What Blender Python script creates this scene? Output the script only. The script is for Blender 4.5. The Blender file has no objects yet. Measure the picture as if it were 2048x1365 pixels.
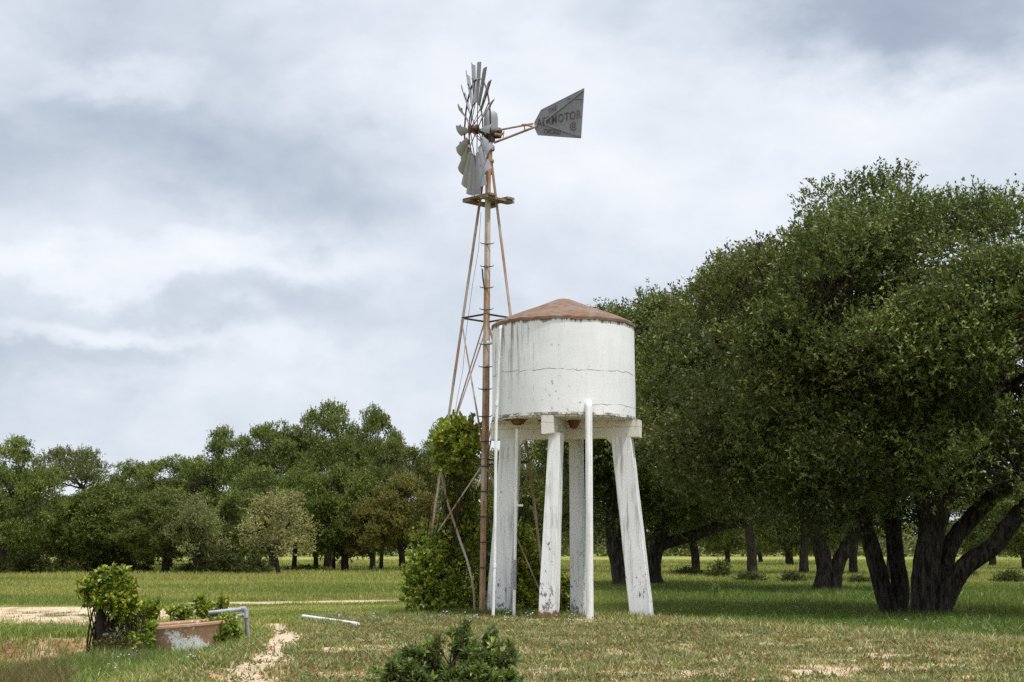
import bpy, math, random
import numpy as np
from mathutils import Vector, Matrix
random.seed(7)
R_ = math.radians
C = bpy.context.scene.collection
scene = bpy.context.scene

# ------------------------------------------------------------------ camera
F = 2958.0; CX, CY = 1024.0, 682.5; EYE = 1.6
PITCH = math.atan((1098 - CY) / F)
cam_d = bpy.data.cameras.new("camera"); cam = bpy.data.objects.new("camera", cam_d); C.objects.link(cam)
cam_d.sensor_width = 36; cam_d.lens = 36 * F / 2048; cam_d.clip_start = 0.1; cam_d.clip_end = 6000
cam.location = (0, 0, EYE); cam.rotation_euler = (math.pi / 2 + PITCH, 0, 0)
scene.camera = cam

def ray(px, py):
    u = (px - CX) / F; w = -(py - CY) / F
    return np.array([u, math.cos(PITCH) - w * math.sin(PITCH), math.sin(PITCH) + w * math.cos(PITCH)])
def at(px, py, Y):                       # where the sight line of a photo point crosses the depth Y
    d = ray(px, py); return np.array([0, 0, EYE]) + d * (Y / d[1])
def gp(px, py, z=0.0):                   # where it meets the level z
    d = ray(px, py); t = (z - EYE) / d[2]; return np.array([0, 0, EYE]) + d * t

# ------------------------------------------------------------------ noise
def _hash(ix, iy, seed):
    h = (ix.astype(np.int64) * 374761393 + iy.astype(np.int64) * 668265263 + seed * 974634777) & 0xFFFFFFFF
    h = ((h ^ (h >> 13)) * 1274126177) & 0xFFFFFFFF
    return ((h ^ (h >> 16)) & 0xFFFF) / 65535.0
def vnoise(x, y, seed=0):
    ix = np.floor(x); iy = np.floor(y); fx = x - ix; fy = y - iy
    fx = fx * fx * (3 - 2 * fx); fy = fy * fy * (3 - 2 * fy)
    a = _hash(ix, iy, seed); b = _hash(ix + 1, iy, seed); c = _hash(ix, iy + 1, seed); d = _hash(ix + 1, iy + 1, seed)
    return (a * (1 - fx) + b * fx) * (1 - fy) + (c * (1 - fx) + d * fx) * fy
def fbm(x, y, seed=0, o=4):
    s = 0; a = 0.5; t = 0
    for k in range(o):
        s = s + a * vnoise(x * 2 ** k + 17.3 * k, y * 2 ** k - 9.1 * k, seed + k); t += a; a *= 0.55
    return s / t
def sst(a, b, x):
    t = np.clip((x - a) / (b - a), 0, 1); return t * t * (3 - 2 * t)
def polydist(x, y, pts):
    best = np.full(np.shape(x), 1e9)
    for (ax, ay), (bx, by) in zip(pts[:-1], pts[1:]):
        dx, dy = bx - ax, by - ay; L = dx * dx + dy * dy
        t = np.clip(((x - ax) * dx + (y - ay) * dy) / L, 0, 1)
        best = np.minimum(best, np.hypot(x - ax - t * dx, y - ay - t * dy))
    return best

# ------------------------------------------------------------------ terrain
def crest(x, y): return 0.8 * x + 0.6 * y - 18.86 + 0.5 * (fbm(x * .5, y * .5, 14, 3) - .5)   # edge of the low rise, 0 on the brow
def mound(x, y):
    return sst(2.0, -0.3, crest(x, y)) * sst(34, 30.5, y) * sst(-5.2, -3.2, x)
def bank(x, y):                           # the eroded water hole bank on the left: 1 = low
    edge = 27.6 + 0.35 * np.sin(x * 1.7) + 0.5 * (fbm(x * 1.3, y * 0.0 + 3.0, 5) - 0.5)
    return sst(edge + 0.15, edge - 1.5, y) * sst(-6.0, -7.0, x)
def terr(x, y):
    x = np.asarray(x, float); y = np.asarray(y, float)
    z = 0.28 * mound(x, y) - 0.42 * bank(x, y)
    z = z + 0.05 * (fbm(x * 0.35, y * 0.35, 11) - 0.5) + 0.02 * (fbm(x * 2.2, y * 2.2, 12, 3) - 0.5)
    z = z + 0.16 * sst(-6.5, -9, x) * sst(28.5, 31, y) * sst(44, 39, y) * (fbm(x * 0.5, y * 0.6, 21) - 0.35)
    return z
def tz(x, y): return float(terr(np.array([x]), np.array([y]))[0])
def ground_at(px, py):
    z = 0.1
    for _ in range(12):
        p = gp(px, py, z); z = 0.5 * z + 0.5 * tz(p[0], p[1])
    p = gp(px, py, z); p[2] = tz(p[0], p[1]); return p

def P2(l): return [tuple(ground_at(a, b)[:2]) for a, b in l]
PATH = P2([(478, 1400), (492, 1362), (520, 1325), (545, 1300), (570, 1282), (566, 1262), (545, 1248)])
PATH2 = P2([(575, 1278), (610, 1272), (650, 1270), (705, 1266)])
SPOTS = [P2(l) for l in ([(1045, 1352), (1098, 1338)], [(1335, 1354), (1400, 1348), (1425, 1342)], [(1440, 1352), (1500, 1362)], [(1213, 1311), (1238, 1308)], [(960, 1306), (1042, 1299)],
    [(1552, 1289), (1585, 1286)], [(1690, 1281), (1745, 1283)], [(1160, 1245), (1200, 1243)], [(1290, 1245), (1370, 1246)], [(1640, 1335), (1680, 1338)], [(1820, 1340), (1880, 1332)], [(1180, 1352), (1260, 1347)], [(1130, 1290), (1150, 1288)])]
TRACK = P2([(430, 1207), (520, 1207), (620, 1206), (720, 1204), (800, 1202.5), (900, 1201)])
def sandmask(x, y):
    n = fbm(x * 1.6, y * 1.6, 31); n2 = fbm(x * 5, y * 5, 32, 3)
    s = sst(0.50, 0.14, polydist(x, y, PATH) + (n - 0.5) * 0.55 + (n2 - .5) * 0.5)
    s = np.maximum(s, 0.85 * sst(0.36, 0.05, polydist(x, y, PATH2) + (n - 0.45) * 0.9 + (n2 - .5) * .4))
    return s
def trackmask(x, y):
    n = fbm(x * 0.9, y * 0.9, 41)
    return sst(1.25, 0.7, polydist(x, y, TRACK) + (n - 0.5) * 1.0)
def bankmask(x, y):                       # bare earth of the bank and the washed sand behind it
    n = fbm(x * 0.7, y * 1.1, 51); n2 = fbm(x * 2.6, y * 2.6, 52, 3)
    edge = 27.6 + 0.35 * np.sin(x * 1.7)
    face = sst(edge + 0.5, edge - 0.1, y) * sst(edge - 3.2, edge - 1.2, y) * sst(-6.2, -6.9, x) * sst(0.2, 0.5, n2 + .18)
    wash = sst(-6.6, -8.0, x + (n - .5) * 3) * sst(29.6, 30.6, y + (n - .5) * 4.5) * sst(42.0, 40.5, y + (n2 - .5) * 1.2) * sst(0.36, 0.5, 0.6 * n + 0.4 * n2 + .10)
    return face, wash
def moundsand(x, y):
    n = fbm(x * 0.8 + 5, y * 0.8, 61); n2 = fbm(x * 3.1, y * 3.1, 62, 3)
    near = sst(24, 15.5, y); sp = np.zeros(np.shape(x))
    for q in SPOTS: sp = np.maximum(sp, sst(0.34, 0.05, polydist(x, y, q) + (n - .5) * .7 + (n2 - .5) * .5))
    return sst(0.545 - 0.045 * near, 0.63 - 0.045 * near, 0.4 * n + 0.6 * n2 + 0.03) * mound(x, y) * (1 - sp) + sp
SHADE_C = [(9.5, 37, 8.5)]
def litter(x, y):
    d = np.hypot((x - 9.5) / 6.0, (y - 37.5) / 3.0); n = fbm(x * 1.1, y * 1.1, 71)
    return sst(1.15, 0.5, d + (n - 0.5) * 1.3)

SAND = np.array([0.62, 0.49, 0.375]); SAND2 = np.array([0.45, 0.31, 0.21]); EARTH_AND_SHADE = np.array([0.27, 0.145, 0.08])
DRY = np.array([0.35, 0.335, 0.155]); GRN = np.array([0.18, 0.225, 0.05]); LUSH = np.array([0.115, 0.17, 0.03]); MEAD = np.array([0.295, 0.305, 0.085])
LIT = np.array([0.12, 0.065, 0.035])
def lerp(a, b, t): return a * (1 - t)[..., None] + b * t[..., None]
def zonecol(x, y):
    m = mound(x, y); n = fbm(x * 0.45, y * 0.45, 81); n2 = fbm(x * 1.7, y * 1.7, 82, 3); n3 = fbm(x * .12, y * .25, 83, 3)
    col = np.broadcast_to(MEAD, np.shape(x) + (3,)).copy()
    col = lerp(col, GRN, sst(0.42, 0.62, n3))
    col = lerp(col, np.array([0.36, 0.32, 0.12]), 0.6 * sst(0.55, 0.72, fbm(x * .2, y * .5, 84, 3)))
    # lush ground under and before the big oaks, and round the tower foot
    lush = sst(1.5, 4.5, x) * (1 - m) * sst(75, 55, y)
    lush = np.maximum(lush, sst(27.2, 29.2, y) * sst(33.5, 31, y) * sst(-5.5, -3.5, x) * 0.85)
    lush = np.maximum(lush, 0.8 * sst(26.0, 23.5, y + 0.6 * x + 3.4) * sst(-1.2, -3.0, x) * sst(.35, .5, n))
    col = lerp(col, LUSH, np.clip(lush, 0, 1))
    dry = m * sst(30.5, 27.5, y) * sst(0.15, 0.55, n * .5 + n2 * .5) * (1 - 0.6 * sst(-2.2, -3.6, x))
    dry = np.maximum(dry, 0.75 * sst(-4.8, -4.0, x) * sst(-1.2, -2.6, x) * sst(26.5, 28.5, y) * sst(38, 33, y) * sst(.35, .55, n2))
    col = lerp(col, DRY, np.clip(dry, 0, 1) * 0.85)
    col = lerp(col, np.array([0.30, 0.17, 0.085]), 0.3 * dry * sst(.56, .72, fbm(x * 2.3 + 9, y * 2.3, 85, 3)))
    return col, lush, dry

# ------------------------------------------------------------------ mesh helpers
def np_mesh(name, V, polys, col=None, smooth=False):
    """polys: list of (m,k) index arrays."""
    me = bpy.data.meshes.new(name)
    V = np.asarray(V, np.float32); me.vertices.add(len(V)); me.vertices.foreach_set("co", V.ravel())
    idx = np.concatenate([p.ravel() for p in polys]).astype(np.int32)
    tot = np.concatenate([np.full(len(p), p.shape[1], np.int32) for p in polys])
    st = np.concatenate([[0], np.cumsum(tot)[:-1]]).astype(np.int32)
    me.loops.add(len(idx)); me.loops.foreach_set("vertex_index", idx)
    me.polygons.add(len(tot)); me.polygons.foreach_set("loop_start", st)
    me.polygons.foreach_set("use_smooth", np.full(len(tot), bool(smooth)))
    me.update(calc_edges=True)
    if col is not None:
        a = me.color_attributes.new("Col", "FLOAT_COLOR", "POINT")
        rgba = np.ones((len(V), 4), np.float32); rgba[:, :3] = col
        a.data.foreach_set("color", rgba.ravel())
    return me
def link(name, me, mat, parent=None, loc=None):
    o = bpy.data.objects.new(name, me); C.objects.link(o)
    if mat is not None:
        if len(me.materials) == 0: me.materials.append(mat)
    if parent is not None: o.parent = parent
    if loc is not None: o.location = loc
    return o
def tag(o, label=None, cat=None, group=None, kind=None):
    if label: o["label"] = label
    if cat: o["category"] = cat
    if group: o["group"] = group
    if kind: o["kind"] = kind
    return o
def empty(name, loc, label, cat, group=None):
    o = bpy.data.objects.new(name, None); C.objects.link(o); o.location = tuple(float(v) for v in loc); o.empty_display_size = 0.3
    return tag(o, label, cat, group)

def nrm(v):
    v = np.asarray(v, float); return v / (np.linalg.norm(v, axis=-1, keepdims=True) + 1e-12)
def tube_arrays(path, rad, n=6, base=0, cap=True, lump=0.0, rng=None):
    path = np.asarray(path, float); m = len(path)
    rad = np.broadcast_to(np.asarray(rad, float), (m,))
    t = np.gradient(path, axis=0) if m > 2 else np.repeat((path[1] - path[0])[None], m, 0)
    t = nrm(t); ref = np.array([0, 0, 1.0]) if abs(t[0][2]) < 0.9 else np.array([1.0, 0, 0])
    u = []; prev = nrm(np.cross(ref, t[0]))
    for k in range(m):
        prev = nrm(prev - t[k] * np.dot(prev, t[k])); u.append(prev)
    u = np.array(u); v = np.cross(t, u)
    a = np.linspace(0, 2 * np.pi, n, endpoint=False)
    rr = rad[:, None] * np.ones(n)
    if lump: rr = rr * (1 + lump * np.sin(3 * a[None] + 1.3) * 0.6 + lump * rng.normal(size=(m, n)) * 0.5)
    V = path[:, None] + rr[..., None] * (np.cos(a)[None, :, None] * u[:, None] + np.sin(a)[None, :, None] * v[:, None])
    V = V.reshape(-1, 3)
    i = np.arange(m - 1)[:, None] * n; j = np.arange(n)[None]; j2 = (j + 1) % n
    Q = np.stack([i + j, i + j2, i + n + j2, i + n + j], -1).reshape(-1, 4) + base
    caps = []
    if cap:
        caps = [np.arange(n)[::-1][None] + base, (np.arange(n) + (m - 1) * n)[None] + base]
    return V, Q, caps

class MB:
    """collects shapes in world coordinates; build() links them as one mesh under its parent"""
    def __init__(s): s.V = []; s.P = []; s.n = 0
    def add(s, V, polys):
        V = np.asarray(V, float); s.V.append(V)
        for p in polys: s.P.append(np.asarray(p) + s.n)
        s.n += len(V); return s
    def tube(s, path, rad, n=8, cap=True, **k):
        V, Q, c = tube_arrays(path, rad, n, 0, cap, **k); return s.add(V, [Q] + c)
    def box(s, c, ax, ay, az, bev=0.0):      # half-axis vectors
        c = np.asarray(c, float); ax, ay, az = (np.asarray(q, float) for q in (ax, ay, az))
        V = np.array([c + i * ax + j * ay + k * az for i in (-1, 1) for j in (-1, 1) for k in (-1, 1)])
        return s.add(V, [np.array([[0, 1, 3, 2], [4, 6, 7, 5], [0, 4, 5, 1], [2, 3, 7, 6], [0, 2, 6, 4], [1, 5, 7, 3]])])
    def bar(s, p0, p1, side, w, t):          # bar from p0 to p1, width w along side, thickness t
        p0, p1 = np.asarray(p0, float), np.asarray(p1, float); a = nrm(p1 - p0)
        sd = nrm(np.asarray(side, float) - a * np.dot(side, a)); n = np.cross(a, sd)
        return s.box((p0 + p1) / 2, (p1 - p0) / 2, sd * w / 2, n * t / 2)
    def frustum(s, c0, ax0, ay0, c1, ax1, ay1, rows=8, jit=0.0, rng=None):
        V = []; 
        for k in range(rows + 1):
            t = k / rows; c = np.asarray(c0) * (1 - t) + np.asarray(c1) * t; ax = np.asarray(ax0) * (1 - t) + np.asarray(ax1) * t; ay = np.asarray(ay0) * (1 - t) + np.asarray(ay1) * t
            ch = 0.93
            ring = [c - ax * ch - ay, c + ax * ch - ay, c + ax - ay * ch, c + ax + ay * ch, c + ax * ch + ay, c - ax * ch + ay, c - ax + ay * ch, c - ax - ay * ch]
            V += ring
        V = np.array(V)
        if jit: V = V + rng.normal(size=V.shape) * jit
        n = 8; i = np.arange(rows)[:, None] * n; j = np.arange(n)[None]; j2 = (j + 1) % n
        Q = np.stack([i + j, i + j2, i + n + j2, i + n + j], -1).reshape(-1, 4)
        return s.add(V, [Q, np.arange(n)[::-1][None], (np.arange(n) + rows * n)[None]])
    def lathe(s, c, prof, n=64):             # prof: (radius, z) rows; closed by the axis when radius is 0
        prof = np.asarray(prof, float); m = len(prof); a = np.linspace(0, 2 * np.pi, n, endpoint=False)
        V = np.stack([prof[:, 0:1] * np.cos(a), prof[:, 0:1] * np.sin(a), np.repeat(prof[:, 1:2], n, 1)], -1).reshape(-1, 3) + np.asarray(c, float)
        i = np.arange(m - 1)[:, None] * n; j = np.arange(n)[None]; j2 = (j + 1) % n
        Q = np.stack([i + j, i + j2, i + n + j2, i + n + j], -1).reshape(-1, 4)
        return s.add(V, [Q])
    def build(s, name, mat, parent=None, smooth=False, origin=None):
        V = np.concatenate(s.V)
        org = np.zeros(3)
        q = parent
        while q is not None: org = org + np.array(q.location); q = q.parent
        if parent is None and origin is not None: org = np.asarray(origin, float)
        groups = {}
        for p in s.P:
            p = np.atleast_2d(p); groups.setdefault(p.shape[1], []).append(p)
        me = np_mesh(name, V - org, [np.concatenate(g) for g in groups.values()], smooth=smooth)
        o = link(name, me, mat, parent)
        if parent is None and origin is not None: o.location = tuple(float(v) for v in origin)
        if smooth: me.set_sharp_from_angle(angle=R_(38))
        return o

# ------------------------------------------------------------------ materials
class NT:
    def __init__(s, nt): s.nt = nt; s.N = nt.nodes; s.L = nt.links
    def new(s, t, **kw):
        n = s.N.new(t)
        for k, v in kw.items(): setattr(n, k, v)
        return n
    def put(s, sock, v):
        if isinstance(v, bpy.types.NodeSocket): s.L.new(v, sock)
        elif v is not None: sock.default_value = v
    def math(s, op, a, b=None, c=None, clamp=False):
        n = s.new("ShaderNodeMath", operation=op, use_clamp=clamp); s.put(n.inputs[0], a)
        if b is not None: s.put(n.inputs[1], b)
        if c is not None: s.put(n.inputs[2], c)
        return n.outputs[0]
    def vmath(s, op, a, b=None):
        n = s.new("ShaderNodeVectorMath", operation=op); s.put(n.inputs[0], a)
        if b is not None: s.put(n.inputs[1], b)
        return n.outputs["Value"] if op in ("LENGTH", "DOT_PRODUCT") else n.outputs[0]
    def step(s, v, a, b, lo=0.0, hi=1.0):
        n = s.new("ShaderNodeMapRange", interpolation_type="SMOOTHSTEP"); s.put(n.inputs[0], v)
        n.inputs[1].default_value = a; n.inputs[2].default_value = b; n.inputs[3].default_value = lo; n.inputs[4].default_value = hi
        return n.outputs[0]
    def noise(s, vec, scale, detail=5, rough=0.55, dist=0.0, color=False):
        n = s.new("ShaderNodeTexNoise"); s.put(n.inputs["Vector"], vec); n.inputs["Scale"].default_value = scale
        n.inputs["Detail"].default_value = detail; n.inputs["Roughness"].default_value = rough; n.inputs["Distortion"].default_value = dist
        return n.outputs["Color" if color else "Fac"]
    def mix(s, f, a, b, mode="MIX"):
        n = s.new("ShaderNodeMix", data_type="RGBA", blend_type=mode); s.put(n.inputs[0], f)
        for k, v in ((6, a), (7, b)):
            if isinstance(v, (tuple, list)) and len(v) == 3: v = (*v, 1)
            s.put(n.inputs[k], v)
        return n.outputs[2]
    def ramp(s, f, stops):
        n = s.new("ShaderNodeValToRGB"); s.put(n.inputs[0], f); e = n.color_ramp.elements
        while len(e) < len(stops): e.new(0.5)
        for q, (p, c) in zip(e, stops): q.position = p; q.color = (*c, 1)
        return n.outputs[0]
    def scalev(s, v, sc):
        n = s.new("ShaderNodeMapping"); s.put(n.inputs["Vector"], v); n.inputs["Scale"].default_value = sc; return n.outputs[0]

def material(name):
    m = bpy.data.materials.new(name); m.use_nodes = True
    t = NT(m.node_tree); b = t.N["Principled BSDF"]
    return m, t, b
def coords(t, kind="Object"): return t.new("ShaderNodeTexCoord").outputs[kind]
def bump(t, b, h, strength=0.3, dist=0.02):
    n = t.new("ShaderNodeBump"); n.inputs["Strength"].default_value = strength; n.inputs["Distance"].default_value = dist
    t.put(n.inputs["Height"], h); t.L.new(n.outputs[0], b.inputs["Normal"])
def sepz(t, v): 
    n = t.new("ShaderNodeSeparateXYZ"); t.put(n.inputs[0], v); return n.outputs

def mat_leaf(name, rough=0.45, spec=0.35, trans=0.3):
    m, t, b = material(name)
    at_ = t.new("ShaderNodeAttribute", attribute_name="Col"); c = at_.outputs["Color"]
    rnd = t.new("ShaderNodeObjectInfo").outputs["Random"]
    hv = t.new("ShaderNodeHueSaturation"); t.put(hv.inputs["Color"], c)
    t.put(hv.inputs["Value"], t.step(rnd, 0, 1, 0.88, 1.1)); t.put(hv.inputs["Hue"], t.step(rnd, 0, 1, 0.492, 0.508)); c = hv.outputs[0]
    t.put(b.inputs["Base Color"], c); b.inputs["Roughness"].default_value = rough
    b.inputs["Specular IOR Level"].default_value = spec
    tr = t.new("ShaderNodeBsdfTranslucent"); t.put(tr.inputs[0], t.mix(0.5, c, (0.16, 0.22, 0.03)))
    mx = t.new("ShaderNodeMixShader"); mx.inputs[0].default_value = trans
    t.L.new(b.outputs[0], mx.inputs[1]); t.L.new(tr.outputs[0], mx.inputs[2])
    t.L.new(mx.outputs[0], t.N["Material Output"].inputs[0]); return m
M = {}
M["leaf"] = mat_leaf("oak_leaf", 0.5, 0.25, 0.22)
M["vine"] = mat_leaf("vine_leaf", 0.38, 0.45, 0.38)
M["blade"] = mat_leaf("grass_blade", 0.6, 0.2, 0.3)

def mk_ground():
    m, t, b = material("ground_soil"); c = t.new("ShaderNodeAttribute", attribute_name="Col").outputs["Color"]
    g = t.new("ShaderNodeNewGeometry").outputs["Position"]
    n1 = t.noise(g, 9, 6, 0.65); n2 = t.noise(g, 45, 4, 0.7); n3 = t.noise(g, 0.7, 5)
    c = t.mix(1.0, c, t.ramp(n1, [(0.25, (0.62, 0.6, 0.58)), (0.75, (1.3, 1.3, 1.28))]), "MULTIPLY")
    c = t.mix(1.0, c, t.ramp(n2, [(0.3, (0.72, 0.7, 0.68)), (0.7, (1.22, 1.22, 1.2))]), "MULTIPLY")
    c = t.mix(1.0, c, t.ramp(n3, [(0.3, (0.85, 0.85, 0.85)), (0.7, (1.12, 1.12, 1.1))]), "MULTIPLY")
    t.put(b.inputs["Base Color"], c); b.inputs["Roughness"].default_value = 0.95; b.inputs["Specular IOR Level"].default_value = 0.1
    h = t.math("ADD", n1, t.math("MULTIPLY", n2, 0.4)); bump(t, b, h, 0.8, 0.05); return m
M["ground"] = mk_ground()

def mk_bark(name, dark=(0.014, 0.011, 0.009), light=(0.085, 0.07, 0.056), sc=1.0):
    m, t, b = material(name); o = coords(t)
    v = t.scalev(o, (9 * sc, 9 * sc, 1.7 * sc)); n = t.noise(v, 1.6, 6, 0.65, 0.6)
    n2 = t.noise(o, 1.3, 4)
    c = t.mix(t.step(n, 0.38, 0.66), dark, light)
    c = t.mix(t.math("MULTIPLY", t.step(n2, 0.5, 0.75), 0.3), c, (0.10, 0.10, 0.075))
    t.put(b.inputs["Base Color"], c); b.inputs["Roughness"].default_value = 0.95; b.inputs["Specular IOR Level"].default_value = 0.15
    bump(t, b, n, 1.0, 0.06); return m
M["bark"] = mk_bark("oak_bark"); M["twig"] = mk_bark("grey_twig", (0.05, 0.042, 0.035), (0.2, 0.175, 0.145), 3)
M["stem"] = mk_bark("vine_stem", (0.03, 0.02, 0.012), (0.11, 0.07, 0.045), 4)

def mk_whitewash(name, tank):
    """old white paint on concrete: grime streaks, pitted specks, hairline cracks, bare patches"""
    m, t, b = material(name); o = coords(t); x, y, z = sepz(t, o)[:3]
    g = t.new("ShaderNodeNewGeometry").outputs["Position"]
    base = t.mix(t.noise(g, 1.4, 5), (0.71, 0.72, 0.735), (0.84, 0.84, 0.84))
    fine = t.noise(g, 26, 5, 0.7); base = t.mix(t.math("MULTIPLY", t.step(fine, 0.5, 0.8), 0.16), base, (0.56, 0.55, 0.53))
    sv = t.scalev(g, (7, 7, 0.55)); st = t.noise(sv, 1.5, 6, 0.62, 0.2)
    blotch = t.noise(g, 0.9, 4)
    wz = sepz(t, g)[2]
    if tank:
        ang = t.math("ARCTAN2", t.math("MULTIPLY", x, 1.0), t.math("MULTIPLY", y, -1.0))   # 0 faces the front, negative to the left
        left = t.step(ang, -0.25, -0.75, 0.0, 1.0)
        topf = t.step(wz, 4.6, 6.0, 0.0, 1.0)
        gr = t.math("MULTIPLY", t.step(st, 0.47, 0.66), t.math("ADD", 0.05, t.math("MULTIPLY", left, t.math("ADD", 0.18, t.math("MULTIPLY", topf, 0.65)))))
        base = t.mix(gr, base, (0.17, 0.155, 0.15))
        # dark runs under the rim
        rv = t.scalev(g, (16, 16, 1.6)); rn = t.noise(rv, 1.0, 5, 0.6)
        run = t.math("MULTIPLY", t.step(wz, 5.70, 6.03), t.step(t.math("ADD", rn, t.step(wz, 5.86, 6.05, -0.16, 0.14)), 0.54, 0.62))
        base = t.mix(t.math("MULTIPLY", run, 0.85), base, (0.11, 0.07, 0.055))
        pk = t.step(t.noise(t.scalev(g, (1, 1, 0.7)), 15, 6, 0.68), 0.62, 0.67)
        reg = t.step(t.noise(t.scalev(g, (1.2, 1.2, 0.45)), 1.3, 3), 0.42, 0.62)
        reg = t.math("MAXIMUM", reg, left)
        base = t.mix(t.math("MULTIPLY", t.math("MULTIPLY", pk, reg), 0.9), base, (0.10, 0.075, 0.065))
        for zc, sc, wid, msk in ((5.03, 1.8, 0.011, None), (4.36, 2.3, 0.011, 0.3)):
            wob = t.math("ADD", t.math("MULTIPLY", t.math("SUBTRACT", t.noise(t.scalev(g, (1, 1, 0.05)), sc, 6, 0.7), 0.5), 0.20), zc)
            d = t.math("ABSOLUTE", t.math("SUBTRACT", wz, wob))
            brk = t.step(t.noise(g, 3.5, 4, 0.7), 0.36, 0.52)
            ln = t.math("MULTIPLY", t.math("MULTIPLY", t.step(d, wid, wid * 0.3), brk), t.step(t.noise(g, 9, 4), 0.3, 0.6, 0.35, 1.0))
            if msk is not None: ln = t.math("MULTIPLY", ln, t.step(ang, msk, msk + 0.05))
            base = t.mix(t.math("MULTIPLY", ln, 0.85), base, (0.10, 0.085, 0.08))
        for a0 in (-0.45, 0.52):   # form joints
            d = t.math("ABSOLUTE", t.math("SUBTRACT", ang, t.math("ADD", a0, t.math("MULTIPLY", t.math("SUBTRACT", t.noise(g, 5, 3), 0.5), 0.02))))
            ln = t.math("MULTIPLY", t.step(d, 0.010, 0.003), t.step(t.noise(g, 5.5, 4), 0.48, 0.6)); base = t.mix(t.math("MULTIPLY", ln, 0.4), base, (0.25, 0.21, 0.2))
        ed = t.math("MULTIPLY", t.step(t.math("ADD", wz, t.math("MULTIPLY", t.math("SUBTRACT", t.noise(g, 9, 4, .7), .5), .06)), 4.212, 4.196), t.step(t.noise(g, 4.5, 5, .7), 0.42, 0.55))
        base = t.mix(t.math("MULTIPLY", ed, 0.85), base, (0.12, 0.07, 0.045))
    else:
        low = t.step(wz, 2.4, 0.2, 0.0, 1.0)
        gr = t.math("MULTIPLY", t.step(st, 0.46, 0.68), t.math("ADD", 0.25, t.math("MULTIPLY", t.step(blotch, 0.40, 0.60), 0.5)))
        base = t.mix(gr, base, (0.24, 0.225, 0.21))
        spk = t.noise(t.scalev(g, (1, 1, 0.5)), 15, 8, 0.74)
        ct = t.math("ADD", t.math("MULTIPLY", low, 0.13), t.math("MULTIPLY", t.math("SUBTRACT", t.noise(g, 2.6, 3), 0.5), 0.30))
        sp = t.step(t.math("ADD", spk, ct), 0.672, 0.705)
        base = t.mix(t.math("MULTIPLY", sp, 0.88), base, (0.13, 0.115, 0.10))
        wood = t.noise(t.scalev(g, (26, 26, 0.7)), 1.0, 3); base = t.mix(t.math("MULTIPLY", t.step(wood, 0.58, 0.68), 0.16), base, (0.3, 0.28, 0.26))
        ft = t.step(t.math("ADD", wz, t.math("MULTIPLY", t.math("SUBTRACT", t.noise(g, 5, 4, .7), 0.5), 0.5)), 0.50, 0.42)
        red = t.new("ShaderNodeObjectInfo").outputs["Color"]
        rr = t.new("ShaderNodeSeparateColor"); t.put(rr.inputs[0], red)
        base = t.mix(t.math("MULTIPLY", ft, t.math("SUBTRACT", 1.0, rr.outputs[1])), base, t.mix(t.noise(g, 14, 4), (0.16, 0.06, 0.03), (0.30, 0.15, 0.10)))
    t.put(b.inputs["Base Color"], base); b.inputs["Roughness"].default_value = 0.85; b.inputs["Specular IOR Level"].default_value = 0.2
    bump(t, b, fine, 0.25, 0.006); return m
M["tank"] = mk_whitewash("whitewashed_tank", True); M["white"] = mk_whitewash("whitewashed_concrete", False)

def mk_beam():
    m, t, b = material("stained_beam"); g = t.new("ShaderNodeNewGeometry").outputs["Position"]; wz = sepz(t, g)[2]
    c = t.mix(t.noise(g, 2.2, 5), (0.62, 0.575, 0.50), (0.78, 0.76, 0.72))
    c = t.mix(t.math("MULTIPLY", t.step(t.noise(t.scalev(g, (5, 5, 1)), 2.5, 6, .7), 0.58, 0.72), 0.55), c, (0.30, 0.20, 0.12))
    rn = t.noise(t.scalev(g, (14, 14, 2)), 1, 5); c = t.mix(t.math("MULTIPLY", t.math("MULTIPLY", t.step(wz, 4.05, 4.18), t.step(rn, 0.46, 0.6)), 0.8), c, (0.10, 0.06, 0.04))
    sp = t.step(t.noise(g, 16, 4), 0.67, 0.71); c = t.mix(t.math("MULTIPLY", sp, 0.8), c, (0.13, 0.09, 0.07))
    wob = t.math("ADD", 3.99, t.math("MULTIPLY", t.math("SUBTRACT", t.noise(t.scalev(g, (1, 1, .05)), 2, 6, .7), 0.5), 0.22))
    c = t.mix(t.math("MULTIPLY", t.step(t.math("ABSOLUTE", t.math("SUBTRACT", wz, wob)), 0.008, 0.002), 0.6), c, (0.14, 0.10, 0.08))
    t.put(b.inputs["Base Color"], c); b.inputs["Roughness"].default_value = 0.85; bump(t, b, t.noise(g, 22, 4), 0.3, 0.01); return m
M["beam"] = mk_beam()

def mk_rust(name, a, bcol, grey, gfac, sc=(6, 6, 1.2), rough=0.8, metal=0.0):
    m, t, b = material(name); g = t.new("ShaderNodeNewGeometry").outputs["Position"]
    n = t.noise(t.scalev(g, sc), 1.6, 6, 0.65); n2 = t.noise(g, 11, 5, 0.7); n3 = t.noise(t.scalev(g, (3, 3, 0.9)), 0.9, 4)
    c = t.mix(t.step(n, 0.35, 0.68), a, bcol)
    c = t.mix(t.math("MULTIPLY", t.step(n3, 0.62 - 0.2 * gfac, 0.80 - 0.2 * gfac), gfac), c, grey)
    c = t.mix(t.math("MULTIPLY", t.step(n2, 0.45, 0.75), 0.4), c, (0.06, 0.035, 0.022))
    t.put(b.inputs["Base Color"], c); b.inputs["Roughness"].default_value = rough; b.inputs["Metallic"].default_value = metal
    bump(t, b, n2, 0.4, 0.006); return m
M["rust"] = mk_rust("rusted_angle_iron", (0.24, 0.14, 0.078), (0.40, 0.235, 0.125), (0.46, 0.40, 0.33), 0.9)
M["greyrust"] = mk_rust("weathered_iron", (0.22, 0.15, 0.105), (0.27, 0.20, 0.15), (0.34, 0.31, 0.28), 0.9)
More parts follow.
